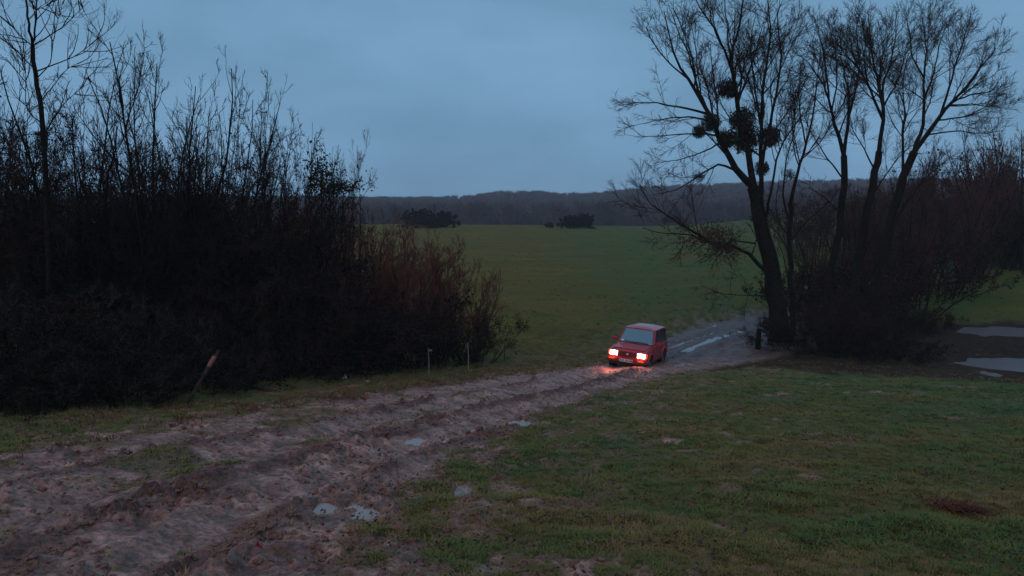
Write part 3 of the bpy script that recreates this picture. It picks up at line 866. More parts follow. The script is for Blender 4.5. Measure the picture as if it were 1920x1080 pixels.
plant('D', 768, 692, 2.8, 440, 2.0, 'reddish brown shrub with glowing twig tips above the fence stakes', .95, G1)
plant('D', 845, 688, 2.6, 474, 4.0, 'reddish brown shrub at the right end, in front of the green field', .85, G1)
plant('E', 520, 716, 3.2, 420, 1.0, 'dark twiggy shrub under the domed one', 1.2, G1)
plant('E', 650, 706, 2.8, 520, 2.8, 'dark twiggy shrub between the reddish shrubs and the brambles', 1.2, G1)
# back of the thicket, seen only through the gaps
for k, (px, py, bk, h, rz) in enumerate([(-150, 740, 6.5, 200, 1.), (0, 735, 7, 215, 2.), (140, 730, 7, 235, 3.), (270, 725, 8, 275, 4.), (370, 720, 8, 285, 5.), (450, 715, 8, 275, .5)]):
    plant('B', px, py, bk, h, rz, 'dense dark shrub at the back of the left thicket', .8, 'shrubs at the back of the thicket')

# --- pole-like tree at the far left
LD = 17.5
L_limbs = [
    ([(95, 760), (92, 600), (88, 400), (82, 240), (74, 180), (67, 140), (60, 85)], 0.0612, 0.0440, 0),
    ([(60, 85), (52, 30), (44, -40), (40, -120)], 0.0324, 0.0096, .2),
    ([(61, 88), (66, 50), (69, 0), (72, -80)], 0.0252, 0.0096, -.3),
    ([(60, 84), (48, 76), (20, 48), (-10, 22)], 0.0158, 0.0048, -.5),
    ([(66, 130), (50, 115), (20, 85), (-20, 55)], 0.0180, 0.0048, .5),
    ([(60, 86), (85, 72), (112, 54), (140, 30), (168, 2)], 0.0173, 0.0040, -.4),
    ([(74, 132), (105, 120), (138, 107), (165, 88), (190, 66)], 0.0173, 0.0040, .5),
    ([(76, 190), (100, 160), (125, 130), (150, 118)], 0.0144, 0.0040, .6),
    ([(70, 150), (95, 120), (100, 80), (108, 40), (118, 5)], 0.0130, 0.0040, -.8),
    ([(80, 230), (50, 200), (48, 140), (40, 110)], 0.0144, 0.0040, .4),
    ([(82, 260), (110, 210), (135, 180), (175, 150)], 0.0144, 0.0040, -.6),
    ([(67, 20), (85, 12), (105, -5)], 0.0086, 0.0032, 0),
]
traced_tree('pole_like_tree', L_limbs, LD, 31, 'thin straight bare tree rising out of the picture top at far left', 'tree', M['twig_thick'],
            dict(n1=2.4, m1=150, n2=3.2, m2=800, n3=4.5, m3=3000, up1=.08, up2=.08, l1=1.2, r2=.005, r3=.0038))
# --- ivy clump on a bare shrub
rgi = np.random.default_rng(41)
ic = at(603, 335, 26.0)
ivy = add('ivy_clump', None, loc=ic); tag(ivy, 'dark ivy clump with brownish top standing out against the sky in the shrubs', 'ivy')
lb = MB(); pos = np.concatenate([rgi.normal(size=(900, 3)) * np.array([.28, .3, .36]), rgi.normal(size=(420, 3)) * np.array([.32, .3, .10]) + np.array([.55, 0, -.28])]); lb.leaves(pos, .10, rgi)
add('leaves', lb.mesh('leaves', M['leaf_green'], smooth=False), ivy)
stp = resample([np.array([.05, 0, float(macro(ic[0], ic[1])) - ic[2] - .1]), np.array([-.05, .1, -2.]), np.array([0, 0, .2])], 8)
sm = MB(); sm.tubes(stp[None], np.linspace(.05, .02, 9)[None], 6); add('stem', sm.mesh('stem', M['bark']), ivy)

# --- brown wood behind the willows and ponds
wA = make_bush('wood_edge_tree', 61, 9.0, 5.5, 12, (0, 0, 0), .80, 2500, .30, M['leaf'], M['twig_wood'], .14, m3=15000, S0=9, fan=.36, r0=.10, up=.12, m2=2600)
wB = make_bush('wood_edge_shrub', 62, 5.0, 5.5, 26, (0, 0, 0), .95, 5000, .6, M['leaf'], M['twig_wood'], .13, m3=14000, fan=.62, r0=.04, m2=2400)
SRC['W'] = wA; SRC['V'] = wB
def plant2(kind, px, Y, h, rz, label, wide=1.0, group=None, cat='tree'):
    o = copy_tree(SRC[kind]) if kind in used else SRC[kind]
    used.add(kind)
    x = (px - 960) / FPX * Y; s = h / (9.0 if kind == 'W' else 5.0)
    o.location = (x, Y, float(macro(x, Y)) - .1); o.rotation_euler = (0, 0, rz); o.scale = (s * wide, s * wide, s)
    tag(o, label, cat, group)
GW = 'trees of the brown wood on the right'
def ht(px, ytop, Y): return at(px, ytop, Y)[2] - float(macro((px - 960) / FPX * Y, Y))
for k, (px, Y, yt, rz, lab) in enumerate([
        (1500, 50, 385, 1.0, 'low brown tree of the wood, just right of the mistletoe trunk'), (1555, 48, 360, 2.1, 'brown tree of the wood behind the left willow'),
        (1605, 52, 345, .2, 'brown tree of the wood between left and middle willow'), (1655, 48, 345, 4.2, 'brown tree of the wood behind the middle willow'),
        (1705, 51, 318, 3.1, 'brown tree of the wood behind the leaning willow trunk'), (1755, 54, 296, 5.2, 'brown tree of the wood under the leaning willow crown'),
        (1805, 60, 272, .9, 'brown tree of the wood at the left end of the green bank'), (1855, 64, 252, 1.7, 'brown tree of the wood above the middle of the green bank'),
        (1905, 66, 222, 2.5, 'tall brown tree of the wood at the right picture edge'), (1965, 62, 205, 4.6, 'brown tree of the wood cut off by the right picture edge')]):
    plant2('W', px, Y, ht(px, yt, Y), rz, lab, 1.0, GW)
for k, (px, Y, yt, rz) in enumerate([(1500, 84, 345, .4), (1570, 78, 335, 1.4), (1640, 80, 325, 2.4), (1710, 76, 305, 3.4), (1780, 78, 285, 4.4), (1845, 78, 255, 5.4), (1910, 76, 235, 1.2), (1980, 74, 215, 2.2)]):
    plant2('V', px, Y, ht(px, yt, Y), rz, 'dark bare tree deep in the brown wood on the right', .9, 'trees deep in the brown wood')
for k, (px, Y, yt, rz) in enumerate([(1515, 44, 470, .3), (1580, 43, 455, 1.9), (1645, 44, 450, 3.6), (1710, 46, 440, 5.0), (1770, 52, 420, .8), (1835, 66, 400, 2.9), (1890, 68, 380, 4.9), (1950, 66, 370, 1.1)]):
    lab = ['brown undergrowth bush at the foot of the wood beside the mistletoe trunk', 'brown undergrowth bush behind the left willow trunk', 'brown undergrowth bush behind the middle willow trunk', 'brown undergrowth bush behind the leaning willow trunk',
           'brown undergrowth bush at the left end of the green bank', 'very dark bush above the middle of the green bank', 'very dark bush above the right part of the green bank', 'very dark bush at the right picture edge above the green bank'][k]
    plant2('V', px, Y, ht(px, yt, Y), rz, lab, 1.0, 'undergrowth of the brown wood', 'shrub')
# tangled dark brush at the feet of the willows
for k, (px, Y, h, rz, lab) in enumerate([(1478, 35.6, 1.7, .5, 'low dark brush at the foot of the mistletoe tree'), (1535, 34.2, 2.1, 2.2, 'dark tangled brush right of the mistletoe tree, at the pasture edge'),
                                         (1595, 33.2, 2.2, 4.0, 'dark tangled brush at the pasture edge below the middle willow'), (1655, 32.6, 1.9, 5.6, 'dark tangled brush at the pasture edge below the leaning willow'),
                                         (1720, 32.4, 1.2, 1.2, 'low dark brush at the pasture edge, nearest the ponds'), (1560, 38.0, 2.4, 3.2, 'dark tangled brush between mistletoe tree and willow trunks'),
                                         (1625, 39.5, 2.6, .9, 'dark tangled brush round the willow trunks'), (1700, 39.5, 1.7, 2.6, 'sprawling dark brush on the pond side of the willow trunks'), (1770, 41.0, 1.1, 4.4, 'low sprawling brush behind the ponds, rightmost of the brush')]):
    o = copy_tree(bE); x = (px - 960) / FPX * Y; s = h / 3.2
    o.location = (x, Y, float(macro(x, Y)) - .1); o.rotation_euler = (0, 0, rz); o.scale = (s * 1.45, s * 1.2, s)
    tag(o, lab, 'brush', 'brush at the feet of the willows')

# --- shrubs on the field crest
bK = make_bush('crest_bush', 27, 3.4, 5.5, 30, (0, 0, 0), 1.0, 15000, 1.0, M['leaf'], M['twig_thick'], .24, m3=5000, fan=.8, r0=.03, up=.02, dome=True)
crest_first = [bK]
for k, (px, Y, h, w_, rz, lab) in enumerate([(782, 150, 3.5, 1.2, .4, 'left half of the wider dark bush group on the field crest'), (828, 150, 3.1, 1.15, 2., 'right half of the wider dark bush group on the field crest'),
                                             (1096, 151, 2.8, 1.1, 3., 'right bush of the narrower dark pair on the field crest'), (1070, 151, 2.4, 1.1, 5., 'left bush of the narrower dark pair on the field crest'), (1029, 152, 1.2, .8, 1., 'tiny dark bush alone on the field crest')]):
    o = crest_first.pop() if crest_first else copy_tree(bK)
    x = (px - 960) / FPX * Y; s = h / 3.4
    o.location = (x, Y, float(macro(x, Y)) - .1); o.rotation_euler = (0, 0, rz); o.scale = (s * w_, s * w_, s)
    tag(o, lab, 'shrub', 'bushes on the field crest')
sap = [([(813, 425), (812, 405), (815, 380)], .09, .04, 0), ([(813, 405), (806, 392), (802, 384)], .04, .02, 0), ([(813, 398), (820, 388), (822, 378)], .04, .02, 0)]
traced_tree('crest_sapling', sap, 150.5, 33, 'thin bare sapling rising from the wider bush group on the crest', 'tree', M['twig'], dict(n1=1.2, m1=40, n2=1.5, m2=120, n3=1, m3=200, l1=1.5))

# ------------------------------------------------------------------ scattered stuff through geometry nodes
def scatter(name, pts, rot, scl, tint, protos, mat_label, label):
    """one object: instances of a few prototype meshes on points"""
    me = bpy.data.meshes.new(name)
    me.vertices.add(len(pts)); me.vertices.foreach_set("co", np.ascontiguousarray(pts, np.float32).ravel())
    a = me.attributes.new("rot", 'FLOAT_VECTOR', 'POINT'); a.data.foreach_set("vector", np.ascontiguousarray(rot, np.float32).ravel())
    a = me.attributes.new("scl", 'FLOAT', 'POINT'); a.data.foreach_set("value", np.ascontiguousarray(scl, np.float32))
    a = me.attributes.new("tint", 'FLOAT', 'POINT'); a.data.foreach_set("value", np.ascontiguousarray(tint, np.float32))
    a = me.attributes.new("pick", 'INT', 'POINT'); a.data.foreach_set("value", np.random.default_rng(len(pts)).integers(0, len(protos), len(pts)).astype(np.int32))
    ng = bpy.data.node_groups.new(name, 'GeometryNodeTree')
    ng.interface.new_socket("Geometry", in_out='INPUT', socket_type='NodeSocketGeometry')
    ng.interface.new_socket("Geometry", in_out='OUTPUT', socket_type='NodeSocketGeometry')
    N, L = ng.nodes, ng.links
    gi = N.new("NodeGroupInput"); go = N.new("NodeGroupOutput")
    iop = N.new("GeometryNodeInstanceOnPoints")
    gti = N.new("GeometryNodeJoinGeometry")
    for p in reversed(protos):
        oi = N.new("GeometryNodeObjectInfo"); oi.inputs["Object"].default_value = p; oi.inputs["As Instance"].default_value = True
        L.new(oi.outputs["Geometry"], gti.inputs[0])
    L.new(gi.outputs[0], iop.inputs["Points"]); L.new(gti.outputs[0], iop.inputs["Instance"])
    iop.inputs["Pick Instance"].default_value = True
    def attr(nm, ty):
        x = N.new("GeometryNodeInputNamedAttribute"); x.data_type = ty; x.inputs["Name"].default_value = nm
        return [s for s in x.outputs if s.enabled][0]
    L.new(attr("pick", 'INT'), iop.inputs["Instance Index"])
    e2r = N.new("FunctionNodeEulerToRotation"); L.new(attr("rot", 'FLOAT_VECTOR'), e2r.inputs[0]); L.new(e2r.outputs[0], iop.inputs["Rotation"])
    L.new(attr("scl", 'FLOAT'), iop.inputs["Scale"])
    L.new(iop.outputs[0], go.inputs[0])
    o = add(name, me)
    md = o.modifiers.new("scatter", 'NODES'); md.node_group = ng
    tag(o, label, None, None, 'stuff')
    return o

def proto(name, me): return bpy.data.objects.new(name, me)

def tuft(seed, n_, h, spread, lean, w, mat):
    rg = np.random.default_rng(seed); mb = MB()
    a = rg.uniform(0, 2 * math.pi, n_); r_ = np.sqrt(rg.uniform(0, 1, n_)) * spread
    b = np.stack([np.cos(a) * r_, np.sin(a) * r_, np.full(n_, -.01)], 1)
    da = a + rg.normal(0, .9, n_); o_ = np.stack([np.cos(da), np.sin(da), 0 * da], 1)
    hh = h * rg.uniform(.5, 1.2, n_)[:, None]; ln = lean * rg.uniform(.2, 1.3, n_)[:, None]
    sd = np.stack([-np.sin(da), np.cos(da), 0 * da], 1) * w * rg.uniform(.7, 1.3, n_)[:, None]
    m1 = b + o_ * hh * ln * .35 + np.array([0, 0, 1]) * hh * .6
    tp = b + o_ * hh * ln * 1.1 + np.array([0, 0, 1]) * hh * (1.05 - .35 * np.clip(ln, 0, 1.5))
    v = np.stack([b - sd, b + sd, m1 + sd * .75, m1 - sd * .75, tp], 1).reshape(-1, 3)
    i = np.arange(n_) * 5
    mb.put(v, np.stack([i, i + 1, i + 2, i + 3], 1), np.stack([i + 3, i + 2, i + 4], 1))
    return mb.mesh(name='tuft', mat=mat, smooth=False)

def grass_mat():
    m, n, l, b = new_mat("grass_blades")
    at_ = n.new("ShaderNodeAttribute"); at_.attribute_type = 'INSTANCER'; at_.attribute_name = "tint"
    r_ = n.new("ShaderNodeValToRGB"); e = r_.color_ramp.elements
    stops = [(0, (.064, .130, .040)), (.3, (.104, .138, .035)), (.6, (.160, .142, .038)), (.8, (.220, .148, .056)), (1, (.31, .190, .092))]
    while len(e) < len(stops): e.new(.5)
    for i, (p, c) in enumerate(stops): e[i].position = p; e[i].color = (*c, 1)
    l.new(at_.outputs["Fac"], r_.inputs[0]); l.new(r_.outputs[0], b.inputs["Base Color"])
    b.inputs["Roughness"].default_value = .75; b.inputs["Specular IOR Level"].default_value = .2
    return m
M['grass'] = grass_mat()
def straw_mat(): return simple("dead_grass", (.16, .075, .045), .85, .15, noise=(6, .2, (.10, .045, .03)))
M['straw'] = straw_mat()
M['straw_pale'] = simple('straw_pale', (.26, .17, .09), .85, .15, noise=(6, .2, (.14, .09, .05)))
tufts = [proto('tuft', tuft(100 + i, 16, [.046, .038, .032, .055][i], [.06, .07, .065, .05][i], [1.0, 1.3, 1.5, 1.2][i], .0034, M['grass'])) for i in range(4)]

def ring_points(n_, r0, r1, half, rg, power=.0):
    """points between two radii; power 0 = even per log-radius (denser near)"""
    u = rg.uniform(0, 1, n_)
    r_ = r0 * (r1 / r0) ** u if power == 0 else (r0 ** power + u * (r1 ** power - r0 ** power)) ** (1 / power)
    t = rg.uniform(-half, half, n_)
    return np.sin(t) * r_, np.cos(t) * r_, r_
rgg = np.random.default_rng(77)
gx, gy, gr = ring_points(215000, 3.2, 62, R(40), rgg, .45)
gz, gm = terrain(gx, gy)
keep = (rgg.uniform(0, 1, len(gx)) > np.clip(gm * 1.35 - .08, 0, .985)) & (rgg.uniform(0, 1, len(gx)) > sstep(24, 60, gr))
gx, gy, gz, gr, gm = gx[keep], gy[keep], gz[keep], gr[keep], gm[keep]
inpud = np.zeros(len(gx), bool)
for (cx, cy, lv, rx, ry, kd, sh) in puddles:
    dy = (gy - cy - sh * (gx - cx)) / ry
    inpud |= (((gx - cx) / rx) ** 2 + dy ** 2) < 1.3
inpud |= rgg.uniform(0, 1, len(gx)) < .70 * cover(gx, gy)[0]
gx, gy, gz, gr, gm = [q[~inpud] for q in (gx, gy, gz, gr, gm)]
patch = .40 + .34 * fbm(gx / 2.6, gy / 2.6, 3, 201) + .22 * fbm(gx / .6, gy / .6, 2, 202) + .28 * gm + rgg.normal(0, .14, len(gx)) - .30 * cover(gx, gy)[2]
sc_g = (.62 + .50 * sstep(-.35, .55, fbm(gx / 1.1, gy / 1.1, 3, 203))) * (1 + .018 * np.maximum(gr - 8, 0)) * rgg.uniform(.7, 1.3, len(gx))
rot = np.stack([rgg.normal(0, .15, len(gx)), rgg.normal(0, .15, len(gx)), rgg.uniform(0, 6.28, len(gx))], 1)
scatter('pasture_grass', np.stack([gx, gy, gz], 1), rot, sc_g, np.clip(patch, 0, 1), tufts, None, 'short trampled pasture grass over the near slope')

# coarser tussocks out on the field
fx2, fy2, fr2 = ring_points(26000, 42, 165, R(36), rgg, 1.2)
k = (fbm(fx2 / 5, fy2 / 2.5, 3, 221) > -.05) & (cover(fx2, fy2)[0] < .3)
fx2, fy2 = fx2[k], fy2[k]; fz2, fm2 = terrain(fx2, fy2); k = fm2 < .4; fx2, fy2, fz2 = fx2[k], fy2[k], fz2[k]
rot = np.stack([0 * fx2, 0 * fx2, rgg.uniform(0, 6.28, len(fx2))], 1)
scatter('field_grass', np.stack([fx2, fy2, fz2], 1), rot, rgg.uniform(1.5, 3.6, len(fx2)), np.clip(.45 + .3 * fbm(fx2 / 9, fy2 / 5, 3, 222), 0, 1), tufts, None, 'coarser grass tussocks over the rising field')

# mud clods thrown up along the track
def clod(seed):
    rg = np.random.default_rng(seed)
    bm = bmesh.new(); bmesh.ops.create_icosphere(bm, subdivisions=2, radius=1)
    off = rg.uniform(0, 50, 3)
    for v in bm.verts:
        c = v.co
        k = 1 + .55 * float(gnoise(np.array([c.x * 1.3 + off[0]]), np.array([c.y * 1.3 + c.z * .9 + off[1]]), seed)[0])
        v.co = Vector((c.x * k, c.y * k * .8, c.z * k * .55))
    me = bpy.data.meshes.new('clod'); bm.to_mesh(me); bm.free(); me.materials.append(M['clod']); return me
M['clod'] = simple("mud_clod", (.095, .046, .034), .65, .3, noise=(2.5, .2, (.25, .13, .095)), bump=.5)
clods = [proto('clod', clod(300 + i)) for i in range(5)]
rgc = np.random.default_rng(78)
cx_, cy_, cr_ = ring_points(150000, 3.5, 34, R(40), rgc, .5)
cz_, cm_ = terrain(cx_, cy_)
lt = lateral(cx_, cy_)
dens = np.clip(cm_, 0, 1) * (.13 + 1.0 * cover(cx_, cy_)[1]) * sstep(-.25, .35, fbm(cx_ / .8, cy_ / .8, 2, 305)) + .16 * (cm_ > .3) * (cm_ < .8)
k = rgc.uniform(0, 1, len(cx_)) < dens
cx_, cy_, cz_, cr_ = cx_[k], cy_[k], cz_[k], cr_[k]
rot = np.stack([rgc.normal(0, .4, len(cx_)), rgc.normal(0, .4, len(cx_)), rgc.uniform(0, 6.28, len(cx_))], 1)
scatter('mud_clods', np.stack([cx_, cy_, cz_], 1), rot, .012 + .045 * rgc.beta(1.2, 3.2, len(cx_)), rgc.uniform(0, 1, len(cx_)), clods, None, 'wet mud clods thrown up along the ruts')

# flecks of straw trodden into the pasture
sx_, sy_, sr_ = ring_points(16000, 3.6, 40, R(38), rgc, .5)
sz_, sm_ = terrain(sx_, sy_); kk = (sdf(poly, sx_, sy_) > -.3) & (cover(sx_, sy_)[0] < .3) & (fbm(sx_ / .9, sy_ / .9, 3, 231) > -.1)
sx_, sy_, sz_ = sx_[kk], sy_[kk], sz_[kk]
flk = [proto('tuft', tuft(160 + i, 6, .026, .09, 1.7, .0035, M['straw_pale'])) for i in range(3)]
rot = np.stack([rgc.normal(0, .3, len(sx_)), rgc.normal(0, .3, len(sx_)), rgc.uniform(0, 6.28, len(sx_))], 1)
scatter('straw_flecks', np.stack([sx_, sy_, sz_ + .012], 1), rot, rgc.uniform(.4, 1.1, len(sx_)), rgc.uniform(0, 1, len(sx_)), flk, None, 'flattened straw and dead blades in the pasture')

# fallen leaves over pasture and track edges
def leaf_bits(seed, mat):
    rg_ = np.random.default_rng(seed); mb_ = MB(); p_ = np.c_[rg_.normal(0, .22, (7, 2)), rg_.uniform(.015, .045, 7)]
    n_ = len(p_); a_ = rg_.uniform(0, 6.28, n_); d_ = np.stack([np.cos(a_), np.sin(a_), rg_.normal(0, .35, n_)], 1); e_ = np.stack([-np.sin(a_), np.cos(a_), rg_.normal(0, .35, n_)], 1)
    sz_ = rg_.uniform(.020, .042, (n_, 1))
    v_ = np.stack([p_ - d_ * sz_ * .5, p_ + e_ * sz_ * .32 + np.array([0, 0, .006]), p_ + d_ * sz_ * .5, p_ - e_ * sz_ * .32], 1).reshape(-1, 3)
    q_ = np.arange(n_) * 4; mb_.put(v_, np.stack([q_, q_ + 1, q_ + 2, q_ + 3], 1)); return mb_.mesh('leaf_bits', mat, smooth=False)
M['leaf_fallen'] = simple('leaf_fallen', (.190, .090, .050), .8, .2, noise=(3, .2, (.10, .05, .03)))
M['leaf_rotten'] = simple('leaf_rotten', (.034, .020, .014), .7, .25)
bits = [proto('leaf_bits', leaf_bits(500 + i, M['leaf_fallen'] if i % 2 else M['leaf_rotten'])) for i in range(6)]
vx, vy, vr = ring_points(15000, 3.4, 40, R(38), rgc, .8)
vz, vm = terrain(vx, vy); ds = sdf(poly, vx, vy); pr = (.22 + .8 * fbm(vx / 1.1, vy / 1.1, 3, 251) + .35 * np.exp(-np.abs(ds) / 1.0)) * sstep(-.8, .1, ds)
kk = (rgc.uniform(0, 1, len(vx)) < np.clip(pr, .0, 1)) & (cover(vx, vy)[0] < .4)
vx, vy, vz, vr = vx[kk], vy[kk], vz[kk], vr[kk]
rot = np.stack([rgc.normal(0, .15, len(vx)), rgc.normal(0, .15, len(vx)), rgc.uniform(0, 6.28, len(vx))], 1)
scatter('fallen_leaves', np.stack([vx, vy, vz + .012], 1), rot, rgc.uniform(.5, 1.15, len(vx)) * (1 + .006 * vr), rgc.uniform(0, 1, len(vx)), bits, None, 'rotting brown leaves scattered over pasture and track edges')

# dry leaf litter and straw at the thicket's edge
lx, ly, lr_ = ring_points(26000, 8, 36, R(36), rgc, .6)
lz, lm = terrain(lx, ly)
s1 = sdf(poly, lx, ly); edge = (s1 > -.5) & (s1 < 2.6) & (lateral(lx, ly) < 0) & (ly < 34) & (fbm(lx / 1.5, ly / 1.5, 3, 241) + .45 * sstep(14, 22, ly) > .1)
lx, ly, lz = lx[edge], ly[edge], lz[edge]
dry = [proto('tuft', tuft(140 + i, 9, .06, .10, 2.0, .006, M['straw'])) for i in range(3)]
rot = np.stack([rgc.normal(0, .4, len(lx)), rgc.normal(0, .4, len(lx)), rgc.uniform(0, 6.28, len(lx))], 1)
scatter('dead_grass_litter', np.stack([lx, ly, lz], 1), rot, rgc.uniform(.6, 1.6, len(lx)), rgc.uniform(0, 1, len(lx)), dry, None, 'withered brown grass along the foot of the thicket')

# far-off wood on the hills
def far_tree(seed):
    rg = np.random.default_rng(seed); mb = MB()
    mb.tubes(np.array([[[0, 0, -.5], [0, 0, 3], [.1, 0, 7]]]), np.array([[.25, .2, .05]]), 5)
    n_ = 150
    b = np.stack([rg.normal(0, .2, n_), rg.normal(0, .2, n_), rg.uniform(1.5, 6, n_)], 1)
    a = rg.uniform(0, 6.28, n_); d = np.stack([np.cos(a) * .8, np.sin(a) * .8, rg.uniform(.3, 1.6, n_)], 1)
    e = b + unit(d) * rg.uniform(1.2, 3.2, (n_, 1)); mid = (b + e) / 2 + rg.normal(0, .25, (n_, 3))
    mb.tubes(np.stack([b, mid, e], 1), np.tile([.12, .14, .05], (n_, 1)), 3)
    return mb.mesh('far_tree', M['far_wood'])
fars = [proto('far_tree', far_tree(400 + i)) for i in range(4)]
rgf = np.random.default_rng(79)
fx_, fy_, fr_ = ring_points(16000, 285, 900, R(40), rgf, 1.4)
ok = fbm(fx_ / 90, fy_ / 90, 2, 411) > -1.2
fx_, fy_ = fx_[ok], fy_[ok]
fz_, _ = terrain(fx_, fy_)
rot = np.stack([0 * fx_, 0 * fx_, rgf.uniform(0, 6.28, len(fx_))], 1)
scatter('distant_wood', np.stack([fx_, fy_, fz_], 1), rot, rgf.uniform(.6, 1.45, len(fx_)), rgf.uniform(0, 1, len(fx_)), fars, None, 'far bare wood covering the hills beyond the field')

# ------------------------------------------------------------------ the red off-road car
M['paint'] = simple("red_paint", (.50, .010, .020), .36, .4, coat=.45, noise=(3, .25, (.38, .010, .016)))
def splash(m):
    """dried mud sprayed over the lower panels"""
    n, l = m.node_tree.nodes, m.node_tree.links; b = n["Principled BSDF"]
    src = b.inputs["Base Color"].links[0].from_socket
    t = n.new("ShaderNodeTexCoord"); sx = n.new("ShaderNodeSeparateXYZ"); l.new(t.outputs["Object"], sx.inputs[0])
    z = n.new("ShaderNodeTexNoise"); z.inputs["Scale"].default_value = 5; z.inputs["Detail"].default_value = 6; l.new(t.outputs["Object"], z.inputs["Vector"])
    a = n.new("ShaderNodeMath"); a.operation = 'MULTIPLY_ADD'; a.inputs[1].default_value = .9; l.new(z.outputs[0], a.inputs[0])
    s_ = n.new("ShaderNodeMath"); s_.operation = 'MULTIPLY'; s_.inputs[1].default_value = -1.0; l.new(sx.outputs[2], s_.inputs[0]); l.new(s_.outputs[0], a.inputs[2])
    r_ = n.new("ShaderNodeMapRange"); r_.inputs[1].default_value = -.22; r_.inputs[2].default_value = .06; r_.inputs[4].default_value = .85; l.new(a.outputs[0], r_.inputs[0])
    x = n.new("ShaderNodeMix"); x.data_type = 'RGBA'; l.new(r_.outputs[0], x.inputs[0]); l.new(src, x.inputs[6]); x.inputs[7].default_value = (.075, .040, .030, 1)
    l.new(x.outputs[2], b.inputs["Base Color"])
    c = n.new("ShaderNodeMath"); c.operation = 'SUBTRACT'; c.inputs[0].default_value = .7; l.new(r_.outputs[0], c.inputs[1]); l.new(c.outputs[0], b.inputs["Coat Weight"])
splash(M['paint'])
M['trim'] = simple("black_trim", (.018, .017, .018), .55, .35)
M['under'] = simple("underbody", (.012, .011, .011), .9, .1)
M['tyre'] = simple("tyre_rubber", (.020, .018, .017), .85, .2, noise=(8, .2, (.05, .035, .03)))
M['rim'] = simple("rim_steel", (.20, .19, .19), .45, .5, metal=.7)
M['chrome'] = simple("chrome", (.6, .6, .6), .2, .5, metal=1.0)
M['plate'] = simple("plate_white", (.62, .60, .60), .5, .4)
M['plate_ink'] = simple("plate_ink", (.05, .05, .05), .6, .3)
M['amber'] = simple("amber_lens", (.55, .10, .02), .25, .5)
M['amber'].node_tree.nodes["Principled BSDF"].inputs["Emission Color"].default_value = (1, .10, .03, 1)   # added glow, standing in for the red halo round the headlamps
M['amber'].node_tree.nodes["Principled BSDF"].inputs["Emission Strength"].default_value = .8
M['emblem'] = simple("emblem_metal", (.75, .62, .58), .3, .5)
def glass_mat():
    m, n, l, b = new_mat("car_glass")
    b.inputs["Base Color"].default_value = (.010, .024, .030, 1); b.inputs["Roughness"].default_value = .06
    b.inputs["IOR"].default_value = 3.0; b.inputs["Specular IOR Level"].default_value = .5
    b.inputs["Coat Weight"].default_value = .6
    return m
M['glass'] = glass_mat()
def lamp_mat():
    m, n, l, b = new_mat("lit_headlamp")
    b.inputs["Base Color"].default_value = (.8, .8, .8, 1)
    b.inputs["Emission Color"].default_value = (1.0, .34, .24, 1); b.inputs["Emission Strength"].default_value = 26
    return m
M['lamp'] = lamp_mat()

def bm_obj(name, bm, mat, parent, smooth=False):
    bmesh.ops.recalc_face_normals(bm, faces=bm.faces)
    me = bpy.data.meshes.new(name); bm.to_mesh(me); bm.free(); me.materials.append(mat)
    if smooth: me.polygons.foreach_set("use_smooth", np.ones(len(me.polygons), bool))
    return add(name, me, parent)
def bevel(bm, w, seg=2):
    bmesh.ops.bevel(bm, geom=list(bm.edges), offset=w, segments=seg, affect='EDGES', clamp_overlap=True)
def box(bm, x0, x1, y0, y1, z0, z1):
    vs_ = [bm.verts.new((x, y, z)) for x in (x0, x1) for y in (y0, y1) for z in (z0, z1)]
    for f in ((0, 1, 3, 2), (4, 6, 7, 5), (0, 4, 5, 1), (2, 3, 7, 6), (0, 2, 6, 4), (1, 5, 7, 3)): bm.faces.new([vs_[i] for i in f])
def boxo(name, mat, parent, *a, bev=.012):
    bm = bmesh.new(); box(bm, *a)
    if bev: bevel(bm, bev)
    return bm_obj(name, bm, mat, parent)
def quad_panel(name, corners, thick, mat, parent, inset=0.0):
    """a slightly thick pane through four corners (counter-clockwise seen from outside)"""
    c = [Vector(p) for p in corners]
    ctr = sum(c, Vector()) / 4
    c = [p + (ctr - p) * inset for p in c]
    n_ = (c[1] - c[0]).cross(c[3] - c[0]).normalized()
    bm = bmesh.new()
    a = [bm.verts.new(p + n_ * thick) for p in c]; b = [bm.verts.new(p - n_ * .01) for p in c]
    bm.faces.new(a); bm.faces.new(b[::-1])
    for i in range(4): bm.faces.new([a[i], b[i], b[(i + 1) % 4], a[(i + 1) % 4]])
    return bm_obj(name, bm, mat, parent)

car = add('off_road_car', None)
tag(car, 'small red boxy off-road car with lit headlights driving up the muddy track', 'car')
# lower body: side profile with wheel arches, extruded over the width (front is -Y)
WF, WR, AR, HW = -1.12, 1.08, .38, .775
prof = [(-1.70, .46), (WF - AR, .46)]
prof += [(WF + AR * math.cos(t), .40 + AR * math.sin(t)) for t in np.linspace(math.pi - .16, .16, 11)]
prof += [(WF + AR, .42), (WR - AR, .42)]
prof += [(WR + AR * math.cos(t), .40 + AR * math.sin(t)) for t in np.linspace(math.pi - .16, .16, 11)]
prof += [(WR + AR, .46), (1.72, .50), (1.75, .98), (1.70, 1.06), (-.62, 1.04), (-.70, 1.02), (-1.55, .925), (-1.66, .90), (-1.72, .84)]
bm = bmesh.new()
pv = [bm.verts.new((-HW, y, z)) for (y, z) in prof]
f = bm.faces.new(pv)
ex = bmesh.ops.extrude_face_region(bm, geom=[f])
nv = [v for v in ex['geom'] if isinstance(v, bmesh.types.BMVert)]
for v in nv: v.co.x = HW
bm.edges.ensure_lookup_table()
side = [e for e in bm.edges if abs(e.verts[0].co.x - e.verts[1].co.x) < 1e-6 and min(e.verts[0].co.z, e.verts[1].co.z) > .80]
bmesh.ops.bevel(bm, geom=side, offset=.045, segments=3, affect='EDGES', clamp_overlap=True)
bm_obj('body', bm, M['paint'], car)
